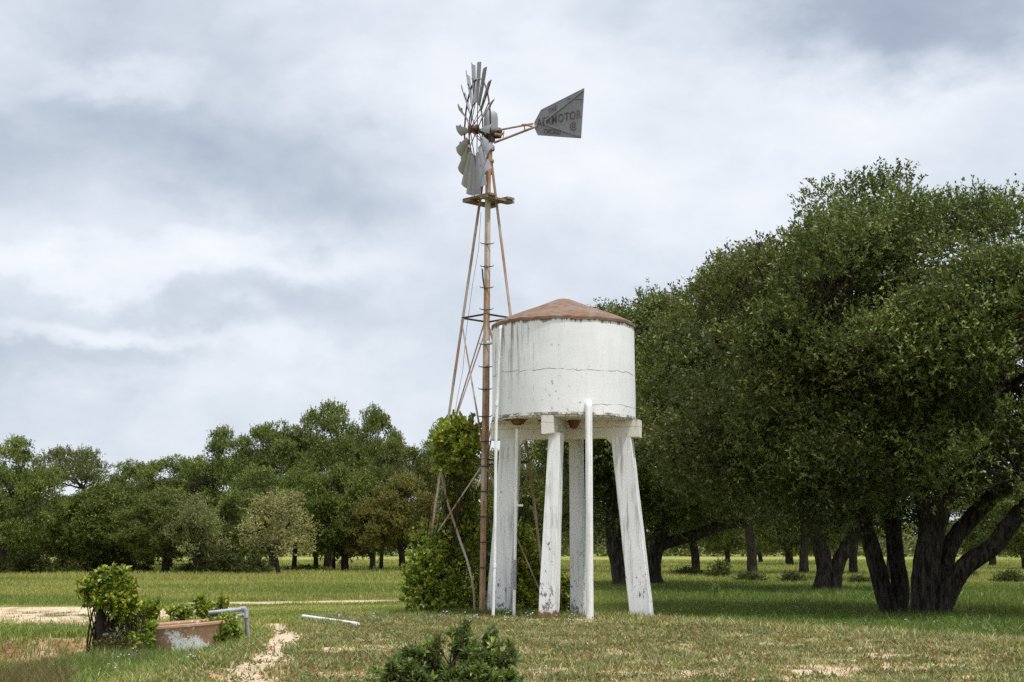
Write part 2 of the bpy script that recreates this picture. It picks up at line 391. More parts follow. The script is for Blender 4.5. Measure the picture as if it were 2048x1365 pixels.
M["darkrust"] = mk_rust("dark_rust", (0.07, 0.04, 0.025), (0.14, 0.08, 0.05), (0.2, 0.15, 0.12), 0.5)
M["darkiron"] = mk_rust("greasy_iron", (0.016, 0.012, 0.010), (0.035, 0.022, 0.016), (0.06, 0.03, 0.02), 0.7, (4, 4, 4), 0.6)
M["hubrust"] = mk_rust("rusty_hub", (0.045, 0.02, 0.014), (0.11, 0.045, 0.028), (0.06, 0.03, 0.02), 0.5, (5, 5, 5))
M["roof"] = mk_rust("rusted_roof", (0.13, 0.074, 0.046), (0.23, 0.128, 0.075), (0.20, 0.15, 0.125), 0.85, (3.5, 3.5, 16), 0.9)
M["plank"] = mk_rust("weathered_plank", (0.13, 0.085, 0.055), (0.21, 0.15, 0.10), (0.26, 0.22, 0.18), 0.8, (2, 2, 9), 0.9)

def mk_galv(name, rusty, dk=1.0):
    m, t, b = material(name); o = coords(t); g = t.new("ShaderNodeNewGeometry").outputs["Position"]
    v = t.new("ShaderNodeTexVoronoi"); t.put(v.inputs["Vector"], g); v.inputs["Scale"].default_value = 28
    n = t.noise(g, 3.5, 5)
    c = t.mix(n, (0.23 * dk, 0.237 * dk, 0.258 * dk), (0.35 * dk, 0.357 * dk, 0.38 * dk)); c = t.mix(0.05, c, v.outputs["Color"])
    c = t.mix(t.math("MULTIPLY", t.step(t.noise(t.scalev(g, (9, 9, 1.5)), 1.4, 5), 0.5, 0.7), 0.35), c, (0.24, 0.21, 0.20))
    c = t.mix(t.math("MULTIPLY", t.step(t.noise(g, 5.0, 5, .7), 0.70 - rusty, 0.80 - rusty), 0.8), c, (0.25, 0.115, 0.05))
    rnd = t.new("ShaderNodeObjectInfo").outputs["Random"]; c = t.mix(t.step(rnd, 0, 1, 0.0, 0.38), c, (0.15, 0.15, 0.16))
    t.put(b.inputs["Base Color"], c); b.inputs["Metallic"].default_value = 0.15; b.inputs["Roughness"].default_value = 0.6
    bump(t, b, t.noise(g, 14, 3), 0.12, 0.01); return m
M["galv"] = mk_galv("galvanised_sheet", 0.02); M["vane"] = mk_galv("galvanised_vane", -0.02, 0.68)

def mk_plain(name, c1, c2, rough=0.7, sc=8, streak=0.0, spec=0.3):
    m, t, b = material(name); g = t.new("ShaderNodeNewGeometry").outputs["Position"]
    c = t.mix(t.step(t.noise(g, sc, 5, .65), .3, .7), c1, c2)
    if streak: c = t.mix(t.math("MULTIPLY", t.step(t.noise(t.scalev(g, (30, 30, 1.2)), 1, 4), .5, .7), streak), c, (0.2, 0.17, 0.15))
    t.put(b.inputs["Base Color"], c); b.inputs["Roughness"].default_value = rough; b.inputs["Specular IOR Level"].default_value = spec
    bump(t, b, t.noise(g, sc * 3, 4), 0.25, 0.01); return m
M["pvc"] = mk_plain("white_pipe", (0.74, 0.74, 0.74), (0.83, 0.83, 0.82), 0.45, 5, 0.35)
M["greypipe"] = mk_plain("grey_pipe", (0.20, 0.215, 0.24), (0.34, 0.36, 0.40), 0.45, 6, 0.4)
M["rustpatch"] = mk_plain("spalled_concrete", (0.09, 0.045, 0.02), (0.20, 0.11, 0.05), 0.95, 18)
M["stone"] = mk_plain("pale_stone", (0.32, 0.26, 0.20), (0.52, 0.45, 0.38), 0.9, 9)
M["brick"] = mk_plain("red_stone", (0.38, 0.17, 0.10), (0.52, 0.28, 0.18), 0.9, 10)
M["post"] = mk_plain("dark_wood", (0.022, 0.017, 0.012), (0.06, 0.045, 0.032), 0.95, 12)
M["wire"] = mk_plain("thin_wire", (0.10, 0.10, 0.11), (0.16, 0.16, 0.17), 0.5, 8)
def mk_trough():
    m, t, b = material("stained_trough"); g = t.new("ShaderNodeNewGeometry").outputs["Position"]; wz = sepz(t, g)[2]
    c = t.mix(t.noise(t.scalev(g, (4, 4, 1.2)), 1.6, 6, .65), (0.23, 0.115, 0.06), (0.41, 0.25, 0.15))
    c = t.mix(t.math("MULTIPLY", t.step(t.noise(g, 3, 5), 0.5, 0.7), 0.6), c, (0.42, 0.32, 0.22))
    wn = t.math("ADD", t.noise(g, 2.1, 4), t.math("MULTIPLY", t.noise(g, 28, 4, .7), 0.5))
    c = t.mix(t.math("MULTIPLY", t.step(t.math("SUBTRACT", wn, t.math("MULTIPLY", wz, 0.45)), 0.70, 0.78), 0.95), c, (0.72, 0.72, 0.72))
    t.put(b.inputs["Base Color"], c); b.inputs["Roughness"].default_value = 0.9; bump(t, b, t.noise(g, 24, 4), 0.4, 0.012); return m
M["trough"] = mk_trough()
M["troughin"] = mk_plain("algae_grey", (0.20, 0.18, 0.165), (0.34, 0.32, 0.30), 0.9, 9, 0.4)
def mk_letter():
    m, t, b = material("faded_red_paint"); g = t.new("ShaderNodeNewGeometry").outputs["Position"]
    n = t.noise(t.scalev(g, (5, 5, 3)), 2.4, 5, .65)
    c = t.mix(t.step(n, 0.40, 0.74), (0.07, 0.035, 0.038), (0.15, 0.12, 0.13))
    t.put(b.inputs["Base Color"], c); b.inputs["Roughness"].default_value = 0.7; return m
M["letter"] = mk_letter()
def mk_flower():
    m, t, b = material("pale_petals"); c = t.new("ShaderNodeAttribute", attribute_name="Col").outputs["Color"]
    t.put(b.inputs["Base Color"], c); b.inputs["Roughness"].default_value = 0.6; return m
M["flower"] = mk_flower()

# ------------------------------------------------------------------ world and sun
SUN_EL, SUN_AZ = R_(69), R_(50)          # azimuth: degrees to the right of straight behind the camera
sd = np.array([math.sin(SUN_AZ) * math.cos(SUN_EL), -math.cos(SUN_AZ) * math.cos(SUN_EL), math.sin(SUN_EL)])
def make_world():
    w = bpy.data.worlds.new("World"); scene.world = w; w.use_nodes = True
    t = NT(w.node_tree); bg = t.N["Background"]
    sky = t.new("ShaderNodeTexSky", sky_type="NISHITA"); sky.sun_disc = False; sky.sun_elevation = SUN_EL
    sky.sun_rotation = math.pi - SUN_AZ; sky.altitude = 50; sky.air_density = 1.0; sky.dust_density = 1.5
    d = t.vmath("NORMALIZE", coords(t, "Generated")); x, y, z = sepz(t, d)[:3]
    u = t.math("ARCTAN2", x, y); v = t.math("ARCSINE", z)
    cmb = t.new("ShaderNodeCombineXYZ"); t.put(cmb.inputs[0], x); t.put(cmb.inputs[1], y); t.put(cmb.inputs[2], t.math("MULTIPLY", z, 1.6)); q = cmb.outputs[0]
    n1 = t.noise(q, 6.5, 9, 0.56, 0.15); n3 = t.noise(q, 17.0, 7, 0.6, 0.1); n2 = t.noise(q, 2.6, 5, 0.5, 0.1); nc = t.noise(q, 9.0, 6, 0.58, 0.0, True); nc2 = t.noise(q, 3.0, 3, 0.5, 0.0, True)
    wv = t.vmath("ADD", t.vmath("MULTIPLY", t.vmath("SUBTRACT", nc, (0.5, 0.5, 0.5)), (0.17, 0.11, 0)), t.vmath("MULTIPLY", t.vmath("SUBTRACT", nc2, (0.5, 0.5, 0.5)), (0.13, 0.06, 0)))
    cu = t.new("ShaderNodeCombineXYZ"); t.put(cu.inputs[0], u); t.put(cu.inputs[1], v); uv = t.vmath("ADD", cu.outputs[0], wv)
    tot = t.math("ADD", 0.72, t.math("MULTIPLY", t.math("SUBTRACT", n1, 0.5), 0.66))
    tot = t.math("ADD", tot, t.math("MULTIPLY", t.math("SUBTRACT", n2, 0.5), 0.30)); tot = t.math("ADD", tot, t.math("MULTIPLY", t.math("SUBTRACT", n3, 0.5), 0.20))
    blobs = [  # photo point, half size, amount
        (560, 330, 330, 130, -0.38), (330, 250, 330, 150, -0.22), (60, 230, 200, 190, -0.32), (330, 60, 260, 80, -0.20),
        (250, 640, 330, 45, -0.26), (100, 745, 200, 75, -0.55), (350, 735, 120, 50, -0.22), (420, 860, 420, 60, -0.14), (60, 890, 220, 60, -0.20),
        (1850, 70, 330, 105, -0.75), (1640, 60, 130, 70, -0.12), (1250, 60, 120, 60, -0.15), (650, 440, 260, 60, -0.22),
        (170, 545, 420, 38, 0.12), (560, 560, 300, 40, 0.10), (1080, 330, 300, 220, 0.12), (1480, 280, 330, 200, 0.10), (230, 690, 150, 26, 0.20), (600, 700, 200, 40, 0.10),
        (330, 150, 150, 45, 0.14), (120, 150, 120, 36, 0.20), (850, 120, 220, 110, 0.10), (1700, 260, 260, 80, 0.06), (900, 640, 200, 120, -0.05), (1100, 560, 130, 40, 0.06)]
    for px, py, rx, ry, a in blobs:
        r = nrm(ray(px, py)); u0 = math.atan2(r[0], r[1]); v0 = math.asin(r[2])
        e = t.vmath("DIVIDE", t.vmath("SUBTRACT", uv, (u0, v0, 0)), (rx / F, ry / F, 1.0))
        e = t.vmath("MULTIPLY", e, (1, 1, 0)); g = t.step(t.vmath("LENGTH", e), 0.1, 1.6, a * (0.55 if a < 0 else 1.0), 0.0)
        tot = t.math("ADD", tot, g)
    cl = t.ramp(tot, [(0.0, (0.25, 0.30, 0.39)), (0.35, (0.39, 0.45, 0.545)), (0.62, (0.60, 0.655, 0.735)), (0.82, (0.765, 0.805, 0.865)), (1.0, (0.88, 0.90, 0.935))])
    nearsun = t.step(t.vmath("DOT_PRODUCT", d, tuple(sd)), 0.15, 1.0, 1.0, SUNGLOW)
    cl = t.vmath("MULTIPLY", cl, (10.0, 10.0, 10.0))
    sc_ = t.new("ShaderNodeVectorMath", operation="SCALE"); t.put(sc_.inputs[0], cl); t.put(sc_.inputs[3], nearsun); cl = sc_.outputs[0]
    t.put(bg.inputs["Color"], t.mix(0.92, sky.outputs[0], cl)); bg.inputs["Strength"].default_value = 0.1
SUNGLOW = 1.5
make_world()
sun_d = bpy.data.lights.new("sun", "SUN"); sun_d.energy = 3.5; sun_d.angle = R_(3.0); sun_d.color = (1.0, 0.965, 0.91)
sun = bpy.data.objects.new("sun", sun_d); C.objects.link(sun); sun.rotation_euler = Vector(-sd).to_track_quat("-Z", "Y").to_euler()

# ------------------------------------------------------------------ ground sheet
def build_ground():
    xs = np.concatenate([-np.geomspace(1500, 17, 40), np.arange(-16, 16.01, 0.09), np.geomspace(17, 1500, 40)])
    ys = np.concatenate([np.linspace(-60, 5, 12), np.arange(6, 47, 0.09), np.geomspace(47.5, 160, 90), np.geomspace(165, 4000, 30)])
    X, Y = np.meshgrid(xs, ys); sh = X.shape
    Z = terr(X, Y); Z = Z * sst(400, 100, np.abs(X)) * sst(400, 150, Y)
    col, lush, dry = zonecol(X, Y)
    col = col * 0.92
    ms = moundsand(X, Y); face, wash = bankmask(X, Y); pm = sandmask(X, Y); tm = trackmask(X, Y)
    n = fbm(X * 3, Y * 3, 91, 3)
    col = lerp(col, EARTH_AND_SHADE, 0.3 * dry * sst(.35, .6, n))
    col = lerp(col, lerp(np.broadcast_to(SAND, sh + (3,)), SAND2, sst(.45, .7, n)), ms * 0.95)
    col = lerp(col, EARTH_AND_SHADE, 0.55 * sst(2.0, 0.9, np.hypot(X - 1.04, Y - 29.6)) * sst(.3, .6, n))  # worn soil under the tank, its dark tone also paints in contact shade
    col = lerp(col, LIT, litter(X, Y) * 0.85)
    col = lerp(col, lerp(np.broadcast_to(SAND2 * 0.95, sh + (3,)), EARTH_AND_SHADE, sst(.35, .65, n)), face)
    col = lerp(col, lerp(np.broadcast_to(SAND, sh + (3,)), SAND2, sst(.5, .75, n)), wash)
    pcol = lerp(np.broadcast_to(SAND, sh + (3,)), SAND2, 0.7 * sst(.45, .75, n))
    col = lerp(col, pcol, np.maximum(pm, tm))
    Z = Z - 0.03 * pm
    V = np.stack([X, Y, Z], -1).reshape(-1, 3); ny, nx = sh
    i = np.arange(ny - 1)[:, None] * nx; j = np.arange(nx - 1)[None]
    Q = np.stack([i + j, i + j + 1, i + nx + j + 1, i + nx + j], -1)
    def cellm(m): return (m[:-1, :-1] + m[1:, 1:] + m[:-1, 1:] + m[1:, :-1]) / 4
    pmask = cellm(pm) > 0.5; tmask = (cellm(tm) > 0.5) & ~pmask
    cf = col.reshape(-1, 3)
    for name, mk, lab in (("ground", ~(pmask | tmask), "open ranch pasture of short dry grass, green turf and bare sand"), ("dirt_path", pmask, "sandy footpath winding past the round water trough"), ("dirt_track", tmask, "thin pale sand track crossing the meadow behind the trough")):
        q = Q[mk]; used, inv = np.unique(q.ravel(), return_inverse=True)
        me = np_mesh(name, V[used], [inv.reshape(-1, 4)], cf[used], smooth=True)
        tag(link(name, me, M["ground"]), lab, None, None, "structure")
build_ground()

# ------------------------------------------------------------------ foliage generators
def leaf_quads(P, D, L, W, rng, col):
    """rhombic leaves: positions, directions, lengths, widths"""
    n = len(P); r = rng.normal(size=(n, 3)); s = nrm(np.cross(D, r))
    V = np.stack([P, P + D * (L * .5)[:, None] + s * (W * .5)[:, None], P + D * L[:, None], P + D * (L * .5)[:, None] - s * (W * .5)[:, None]], 1).reshape(-1, 3)
    Q = np.arange(4 * n).reshape(n, 4); return V, [Q], np.repeat(col, 4, 0)
def leaf_folded(P, D, L, W, rng, col, up=0.6):
    n = len(P); r = rng.normal(size=(n, 3)) * 0.7 + np.array([0, 0, up]); s = nrm(np.cross(D, r)); nn = np.cross(s, D)
    h = (W * .18)[:, None]; L = L[:, None]; W = W[:, None]
    V = np.stack([P, P + D * L * .28 + s * W * .45 + nn * h, P + D * L * .66 + s * W * .38 + nn * h, P + D * L, P + D * L * .66 - s * W * .38 + nn * h, P + D * L * .28 - s * W * .45 + nn * h], 1).reshape(-1, 3)
    b = np.arange(n)[:, None] * 6
    Q = np.concatenate([b + np.array([[0, 1, 2, 3]]), b + np.array([[0, 3, 4, 5]])]); return V, [Q], np.repeat(col, 6, 0)
def bez(p0, p1, p2, n):
    t = np.linspace(0, 1, n)[:, None]; return (1 - t) ** 2 * p0 + 2 * t * (1 - t) * p1 + t * t * p2

PAL = {
    "oak": (np.array([[.09, .112, .039], [.134, .156, .057], [.05, .064, .024]]), np.array([.23, .25, .10])),
    "far": (np.array([[.115, .145, .044], [.162, .192, .058], [.07, .092, .03]]), np.array([.25, .275, .09])),
    "grey": (np.array([[.12, .13, .062], [.14, .15, .07], [.095, .105, .05]]), np.array([.17, .185, .08])),
    "light": (np.array([[.105, .145, .038], [.14, .18, .047], [.075, .105, .03]]), np.array([.21, .245, .072])),
    "olive": (np.array([[.165, .165, .052], [.195, .175, .058], [.125, .135, .042]]), np.array([.25, .21, .07])),
    "yellow": (np.array([[.36, .335, .20], [.29, .30, .155], [.24, .21, .13]]), np.array([.46, .43, .28])),
    "pale": (np.array([[.19, .195, .105], [.16, .18, .085], [.15, .14, .085]]), np.array([.27, .26, .14])),
    "brush": (np.array([[.035, .05, .016], [.055, .075, .022], [.05, .05, .022]]), np.array([.09, .10, .035])),
    "vine": (np.array([[.20, .275, .04], [.275, .345, .055], [.125, .19, .03]]), np.array([.46, .46, .09])),
    "shrub": (np.array([[.14, .195, .075], [.19, .25, .10], [.09, .135, .055]]), np.array([.32, .38, .14])),
}
def twig_leaves(lobes, rad, rng, tw_n, tw_len, lv, L, W, pal, up=0.5, hollow=0.5, folded=False, fresh=0.15, dead=0.008, centre=None, pad=0.0):
    """leafy twigs filling soft lobes; returns leaves"""
    lobes = np.asarray(lobes, float); rad = np.asarray(rad, float)
    k = np.repeat(np.arange(len(lobes)), np.maximum(3, (tw_n * (rad[:, 0] * rad[:, 1]) / np.mean(rad[:, 0] * rad[:, 1]))).astype(int))
    n = len(k); d = nrm(rng.normal(size=(n, 3)) + np.array([0, 0, pad])); f = rng.random(n) ** hollow
    base = lobes[k] + d * rad[k] * f[:, None]
    out = d if centre is None else nrm(d + 0.8 * nrm(lobes[k] - centre))
    td = nrm(out * 0.8 + np.array([0, 0, up]) + rng.normal(size=(n, 3)) * 0.55)
    tl = tw_len * (0.5 + rng.random(n))
    tone = rng.random(n); lobetone = rng.random(len(lobes))[k]
    t = (0.15 + 0.85 * rng.random((n, lv)))
    P = base[:, None] + td[:, None] * (tl[:, None] * t)[..., None]
    D = nrm(td[:, None] * 0.55 + rng.normal(size=(n, lv, 3)) * 0.75 + np.array([0, 0, 0.15]))
    P = P.reshape(-1, 3); D = D.reshape(-1, 3); m = len(P)
    Ls = L * (0.65 + 0.7 * rng.random(m)); Ws = W * (0.7 + 0.6 * rng.random(m))
    pals, bright = PAL[pal]
    tt = np.repeat(0.5 * tone + 0.5 * lobetone, lv) + rng.normal(size=m) * 0.12
    c = np.where((tt > 0.62)[:, None], pals[1], np.where((tt < 0.3)[:, None], pals[2], pals[0]))
    c = np.where((np.repeat(rng.random(n) < fresh, lv) & (rng.random(m) < 0.75))[:, None], bright, c)
    c = np.where((rng.random(m) < dead)[:, None], np.array([.30, .17, .07]), c)
    c = c * (0.75 + 0.5 * rng.random(m))[:, None] * np.repeat(0.78 + 0.44 * rng.random(len(lobes))[k], lv)[:, None] * np.array([1.0, 1.0, 0.68])
    return (leaf_folded if folded else leaf_quads)(P, D, Ls, Ws, rng, c)

def tree_parts(seed, trunks, cc, cr, nl, lobe_r, tw_n, tw_len, lv, L, W, pal, zmin, nprim=7, gap=0.0, lowcut=-0.5, limb_r=0.16, bare=0, up=0.5, fresh=0.15, extra=(), jag=0.25, flat=0.75, boughs=0, bough_r=1.7, per=9):
    """trunks: list of (points, radii); crown ellipsoid cc, cr. Returns wood MB and leaf mesh arrays, in the tree's own frame."""
    rng = np.random.default_rng(seed); cc = np.asarray(cc, float); cr = np.asarray(cr, float)
    wood = MB()
    for pts, rr in trunks:
        pts = np.asarray(pts, float); m = len(pts); tt = np.linspace(0, m - 1, 5 * (m - 1) + 1)
        i = np.minimum(tt.astype(int), m - 2); f = (tt - i)[:, None]
        # smooth interpolation through the given joints
        pad = np.vstack([2 * pts[0] - pts[1], pts, 2 * pts[-1] - pts[-2]]); p0, p1, p2, p3 = pad[i], pad[i + 1], pad[i + 2], pad[i + 3]
        path = 0.5 * (2 * p1 + (p2 - p0) * f + (2 * p0 - 5 * p1 + 4 * p2 - p3) * f ** 2 + (3 * p1 - p0 - 3 * p2 + p3) * f ** 3)
        rad = np.interp(tt, np.arange(m), rr); rad[0] *= 1.18; rad[1] *= 1.05
        wood.tube(path, rad, 14, lump=0.07, rng=rng)
    # lobes over the crown
    n = nl * 2; g = (np.arange(n) + rng.random()) / n; ph = np.arange(n) * 2.399963
    zz = 1 - 2 * g; rr = np.sqrt(1 - zz * zz); dirs = np.stack([rr * np.cos(ph), rr * np.sin(ph), zz], -1)
    dirs = nrm(dirs + rng.normal(size=dirs.shape) * 0.12); dirs = dirs[dirs[:, 2] > lowcut]
    f = 1 - jag * rng.random(len(dirs)); inner = rng.random(len(dirs)) < 0.22; f = np.where(inner, 0.35 + 0.35 * rng.random(len(dirs)), f)
    lobes = cc + dirs * cr * f[:, None]
    keep = (lobes[:, 2] > zmin) & (rng.random(len(lobes)) > gap); lobes = lobes[keep]; dirs = dirs[keep]
    if boughs:                              # a crown of separate boughs, each a dome of leafy pads, dark hollows between
        n = boughs * 2; g = (np.arange(n) + rng.random()) / n; ph = np.arange(n) * 2.399963; zz = 1 - 2 * g; rr = np.sqrt(1 - zz * zz)
        bd = nrm(np.stack([rr * np.cos(ph), rr * np.sin(ph), zz], -1) + rng.normal(size=(n, 3)) * .16); bd = bd[bd[:, 2] > lowcut]
        bc = cc + bd * cr * (.80 - jag * .6 * rng.random(len(bd)))[:, None]; rb = bough_r * (.7 + .6 * rng.random(len(bd)))
        k = np.repeat(np.arange(len(bd)), per); d = nrm(rng.normal(size=(len(k), 3)) + .8 * bd[k] + np.array([0, 0, .55]))
        lobes = bc[k] + d * (rb[k] * (.75 + .3 * rng.random(len(k))))[:, None] * np.array([1, 1, .72])
        core = cc + nrm(rng.normal(size=(boughs, 3))) * cr * .42; lobes = np.vstack([lobes, core]); lobes = lobes[lobes[:, 2] > zmin]
    if len(extra): lobes = np.vstack([lobes, np.asarray(extra, float)])
    lr = lobe_r * (0.65 + 0.7 * rng.random(len(lobes))); lr = lr * np.where(rng.random(len(lobes)) < .3, .62, 1.0); rad = np.stack([lr, lr, lr * flat], -1)
    # primary limbs by farthest-point choice
    ends = np.array([t[0][-1] for t in trunks], float); er = np.array([t[1][-1] for t in trunks])
    ch = [int(np.argmax(lobes[:, 2]))]; dm = np.linalg.norm(lobes - lobes[ch[0]], axis=1)
    while len(ch) < min(nprim, len(lobes)):
        j = int(np.argmax(dm)); ch.append(j); dm = np.minimum(dm, np.linalg.norm(lobes - lobes[j], axis=1))
    prim = []; prr = []
    for j in ch:
        tgt = cc + (lobes[j] - cc) * 0.82; e = int(np.argmin(np.linalg.norm(ends - tgt, axis=1) + rng.random(len(ends)) * 1.5))
        p0 = ends[e]; mid = (p0 + tgt) / 2 + rng.normal(size=3) * 0.10 * np.linalg.norm(tgt - p0) + np.array([0, 0, 0.14 * np.linalg.norm((tgt - p0)[:2])])
        c = bez(p0, mid, tgt, 12); c[1:-1] += rng.normal(size=(10, 3)) * 0.03 * np.linalg.norm(tgt - p0) * 0.6
        r = np.linspace(min(er[e] * 0.85, limb_r), 0.03, 12); wood.tube(c, r, 8, lump=0.06, rng=rng)
        prim.append(c[3:]); prr.append(r[3:])
    pp = np.concatenate(prim); pr = np.concatenate(prr)
    for q in lobes:
        dd = np.linalg.norm(pp - q, axis=1) + rng.random(len(pp)) * 0.5; a = int(np.argmin(dd)); p0 = pp[a]; L0 = np.linalg.norm(q - p0)
        mid = (p0 + q) / 2 + rng.normal(size=3) * 0.16 * L0; c = bez(p0, mid, q, 6)
        wood.tube(c, np.linspace(min(pr[a] * 0.7, 0.07), 0.012, 6), 5, cap=False)
    tw = MB()
    for _ in range(bare):
        low = np.where(lobes[:, 2] < cc[2] + .15 * cr[2])[0]; q = lobes[low[int(rng.integers(len(low)))]]; p0 = q + rng.normal(size=3) * lobe_r * 0.5; dv = nrm(rng.normal(size=3) + np.array([0, -0.3, -0.3])) * (0.5 + rng.random()) * 1.1
        c = bez(p0, p0 + dv * .5 + rng.normal(size=3) * .18, p0 + dv, 5); tw.tube(c, np.linspace(0.016, 0.005, 5), 4, cap=False)
        for s in range(3):
            b = c[2 + s % 3]; e = b + nrm(dv + rng.normal(size=3) * 0.8) * 0.35; tw.tube([b, (b + e) / 2 + rng.normal(size=3) * 0.05, e], [0.008, 0.006, 0.003], 3, cap=False)
    lf = twig_leaves(lobes, rad, rng, tw_n, tw_len, lv, L, W, pal, up=up, fresh=fresh, centre=cc, pad=.55, hollow=.4)
    return wood, tw, lf

def leaf_mesh(name, lf): return np_mesh(name, lf[0], lf[1], lf[2])
def tree_thing(name, loc, label, parts, cat="tree", group=None, leafmat="leaf"):
    root = empty(name, loc, label, cat, group); wood, tw, lf = parts
    gr = {}; gt = {}
    for p in wood.P: p = np.atleast_2d(p); gr.setdefault(p.shape[1], []).append(p)
    for p in tw.P: p = np.atleast_2d(p) + wood.n; gt.setdefault(p.shape[1], []).append(p)
    polys = [np.concatenate(g) for g in gr.values()]; nw = sum(len(p) for p in polys); polys += [np.concatenate(g) for g in gt.values()]
    me = np_mesh("trunk", np.concatenate(wood.V + tw.V), polys, smooth=True); me.materials.append(M["bark"])
    if tw.n:
        me.materials.append(M["twig"]); mi = np.zeros(len(me.polygons), np.int32); mi[nw:] = 1; me.polygons.foreach_set("material_index", mi)
    link("trunk", me, None, root)
    link("crown", leaf_mesh("crown", lf), M[leafmat], root)
    return root
def copy_tree(src, loc, rot, sc, label, group=None, name=None):
    r = src.copy(); C.objects.link(r); r.location = loc; r.rotation_euler = (0, 0, rot); r.scale = sc
    if name: r.name = name
    r["label"] = label
    if group: r["group"] = group
    for ch in list(src.children):
        c = ch.copy(); C.objects.link(c); c.parent = r
    return r

#PART2
# ------------------------------------------------------------------ windmill
def rotz(v, a): c, s = math.cos(a), math.sin(a); return np.array([c * v[0] - s * v[1], s * v[0] + c * v[1], v[2]])
UP = np.array([0, 0, 1.0])
def build_windmill():
    Y0 = 31.1; tops = at(977, 300, Y0)
    root = empty("windmill", (at(968, 1236, Y0)[0], Y0, tz(-0.6, Y0)), "tall rusty lattice windmill with silver blade wheel and lettered tail vane", "windmill")
    legs = {}
    zL = at(836, 1236, Y0)
    for k, (bx, by, tx, dy) in {"F": (964, 29.75, 977, -.10), "L": (836, Y0, 972.5, 0), "R": (1100, Y0, 982, 0), "B": (972, 32.45, 977, .10)}.items():
        g = at(bx, 1240, by); g[2] = tz(g[0], g[1]) - 0.12
        legs[k] = (g, at(tx, 300, Y0 + dy))
    def lp(k, z):
        a, b = legs[k]; return a + (b - a) * ((z - a[2]) / (b[2] - a[2]))
    outd = {"F": np.array([0, -1., 0]), "L": np.array([-1., 0, 0]), "R": np.array([1., 0, 0]), "B": np.array([0, 1., 0])}
    for k, (a, b) in legs.items():
        m = MB(); w = 0.078 if k == "F" else 0.066
        for s in (135, -135):
            f = rotz(outd[k], R_(s)); ax = nrm(b - a); f = nrm(f - ax * np.dot(f, ax)); off = f * w / 2
            m.bar(a + off, b + off, f, w, 0.012)
        # splice plates and bolt heads
        for z in (lp(k, legs[k][0][2])[2] + 2.2, legs[k][0][2] + 4.9):
            p = lp(k, z)
            for s in (135, -135):
                f = rotz(outd[k], R_(s)); n = rotz(f, R_(90 if s > 0 else -90))
                m.bar(p + f * w * .5 + n * -.012, p + (b - a) / np.linalg.norm(b - a) * 0.30 + f * w * .5 + n * -.012, f, w * .8, 0.008)
        m.build("leg", M["rust"], root)
    z1, z2 = lp("L", at(921, 637, Y0)[2])[2], at(878, 925, Y0)[2]; z0 = legs["F"][0][2] + 0.15
    order = ["L", "F", "R", "B"]
    for z in (z1, z2):
        for i in range(4):
            a, b = lp(order[i], z), lp(order[(i + 1) % 4], z)
            MB().bar(a, b, UP, 0.034, 0.010).bar(a + UP * .017, b + UP * .017, np.cross(UP, b - a), 0.03, 0.008).build("girt", M["darkrust"], root)
    for i in range(4):
        k1, k2 = order[i], order[(i + 1) % 4]
        for za, zb in ((z1 - .05, z2 + .03),):
            for p, q in ((k1, k2), (k2, k1)):
                a, b = lp(p, za), lp(q, zb - (0 if p == k1 else .05)); MB().tube([a, (a + b) / 2 + rotz(nrm(b - a), 1.5) * 0.01, b], 0.016, 6).build("brace", M["rust"], root)
        if k1 == "L" and k2 == "F":
            MB().bar(lp("F", z2 - .05), lp("L", z0 + 1.35), UP, 0.032, 0.008).build("brace", M["rust"], root)
            pts = [lp("L", z2 - .04)] + [at(x, y, Y) for x, y, Y in ((884, 955, 31.0), (897, 1012, 30.75), (908, 1045, 30.6), (921, 1084, 30.35), (934, 1120, 30.15), (943, 1155, 29.95), (948, 1190, 29.88), (949, 1240, 29.8))]
            m = MB()
            for p, q in zip(pts[:-1], pts[1:]): m.bar(p, q + (q - p) * .04, (0.8, -0.6, 0.1), 0.046, 0.010)
            m.build("brace", M["greyrust"], root)["label"] = "bent and buckled lower brace"
        else:
            for p, q in ((k1, k2), (k2, k1)):
                MB().bar(lp(p, z2 - .05), lp(q, z0), UP, 0.034, 0.008).build("brace", M["rust" if k2 != "B" else "greyrust"], root)
    # climbing steps on the front leg
    m0 = None
    for y in (484, 531, 574.5, 619, 690, 736, 781, 836, 886, 935, 985, 1035, 1085, 1135):
        z = at(970, y, 30.5)[2]; p = lp("F", z) + np.array([0, -.012, 0]); h = .15
        MB().tube([p + (-h, 0, .035), p + (-h * .82, 0, .008), p + (-h * .3, 0, 0), p + (h * .3, 0, 0), p + (h * .82, 0, .008), p + (h, 0, .035)], [.005, .010, .014, .014, .010, .005], 6).build("step", M["darkiron"], root)
    # pull wire and furl lever
    a, b = at(962, 425, 31.0), at(914, 800, 31.0)
    MB().tube([a, at(957, 500, 31), at(945, 570, 31), at(933, 660, 31), at(925, 745, 31), b, at(908, 840, 31)], 0.0045, 4).build("pull_wire", M["wire"], root)
    MB().tube([at(964.5, 538, 30.5), at(966, 558, 30.5), at(969, 580, 30.6)], [.018, .018, .012], 6).build("furl_lever", M["darkiron"], root)
    # platform planks
    pz = at(977, 404, Y0)[2]; pc = np.array([at(977, 404, Y0)[0], Y0, pz]); e1 = nrm([1, 1, 0]); e2 = nrm([1, -1, 0])
    for s in (-1, 1):
        MB().box(pc + e2 * s * .265, e1 * .42, e2 * .105, UP * .024).build("platform_plank", M["plank"], root)
        MB().box(pc + e1 * s * .265 + UP * .052, e2 * .42, e1 * .105, UP * .024).build("platform_plank", M["plank"], root)
    # mast, turntable, gear case
    hub_z = at(980, 266, Y0)[2]; ax0 = np.array([at(980, 266, Y0)[0], Y0, hub_z]); tb = np.array([tops[0], Y0, tops[2]])
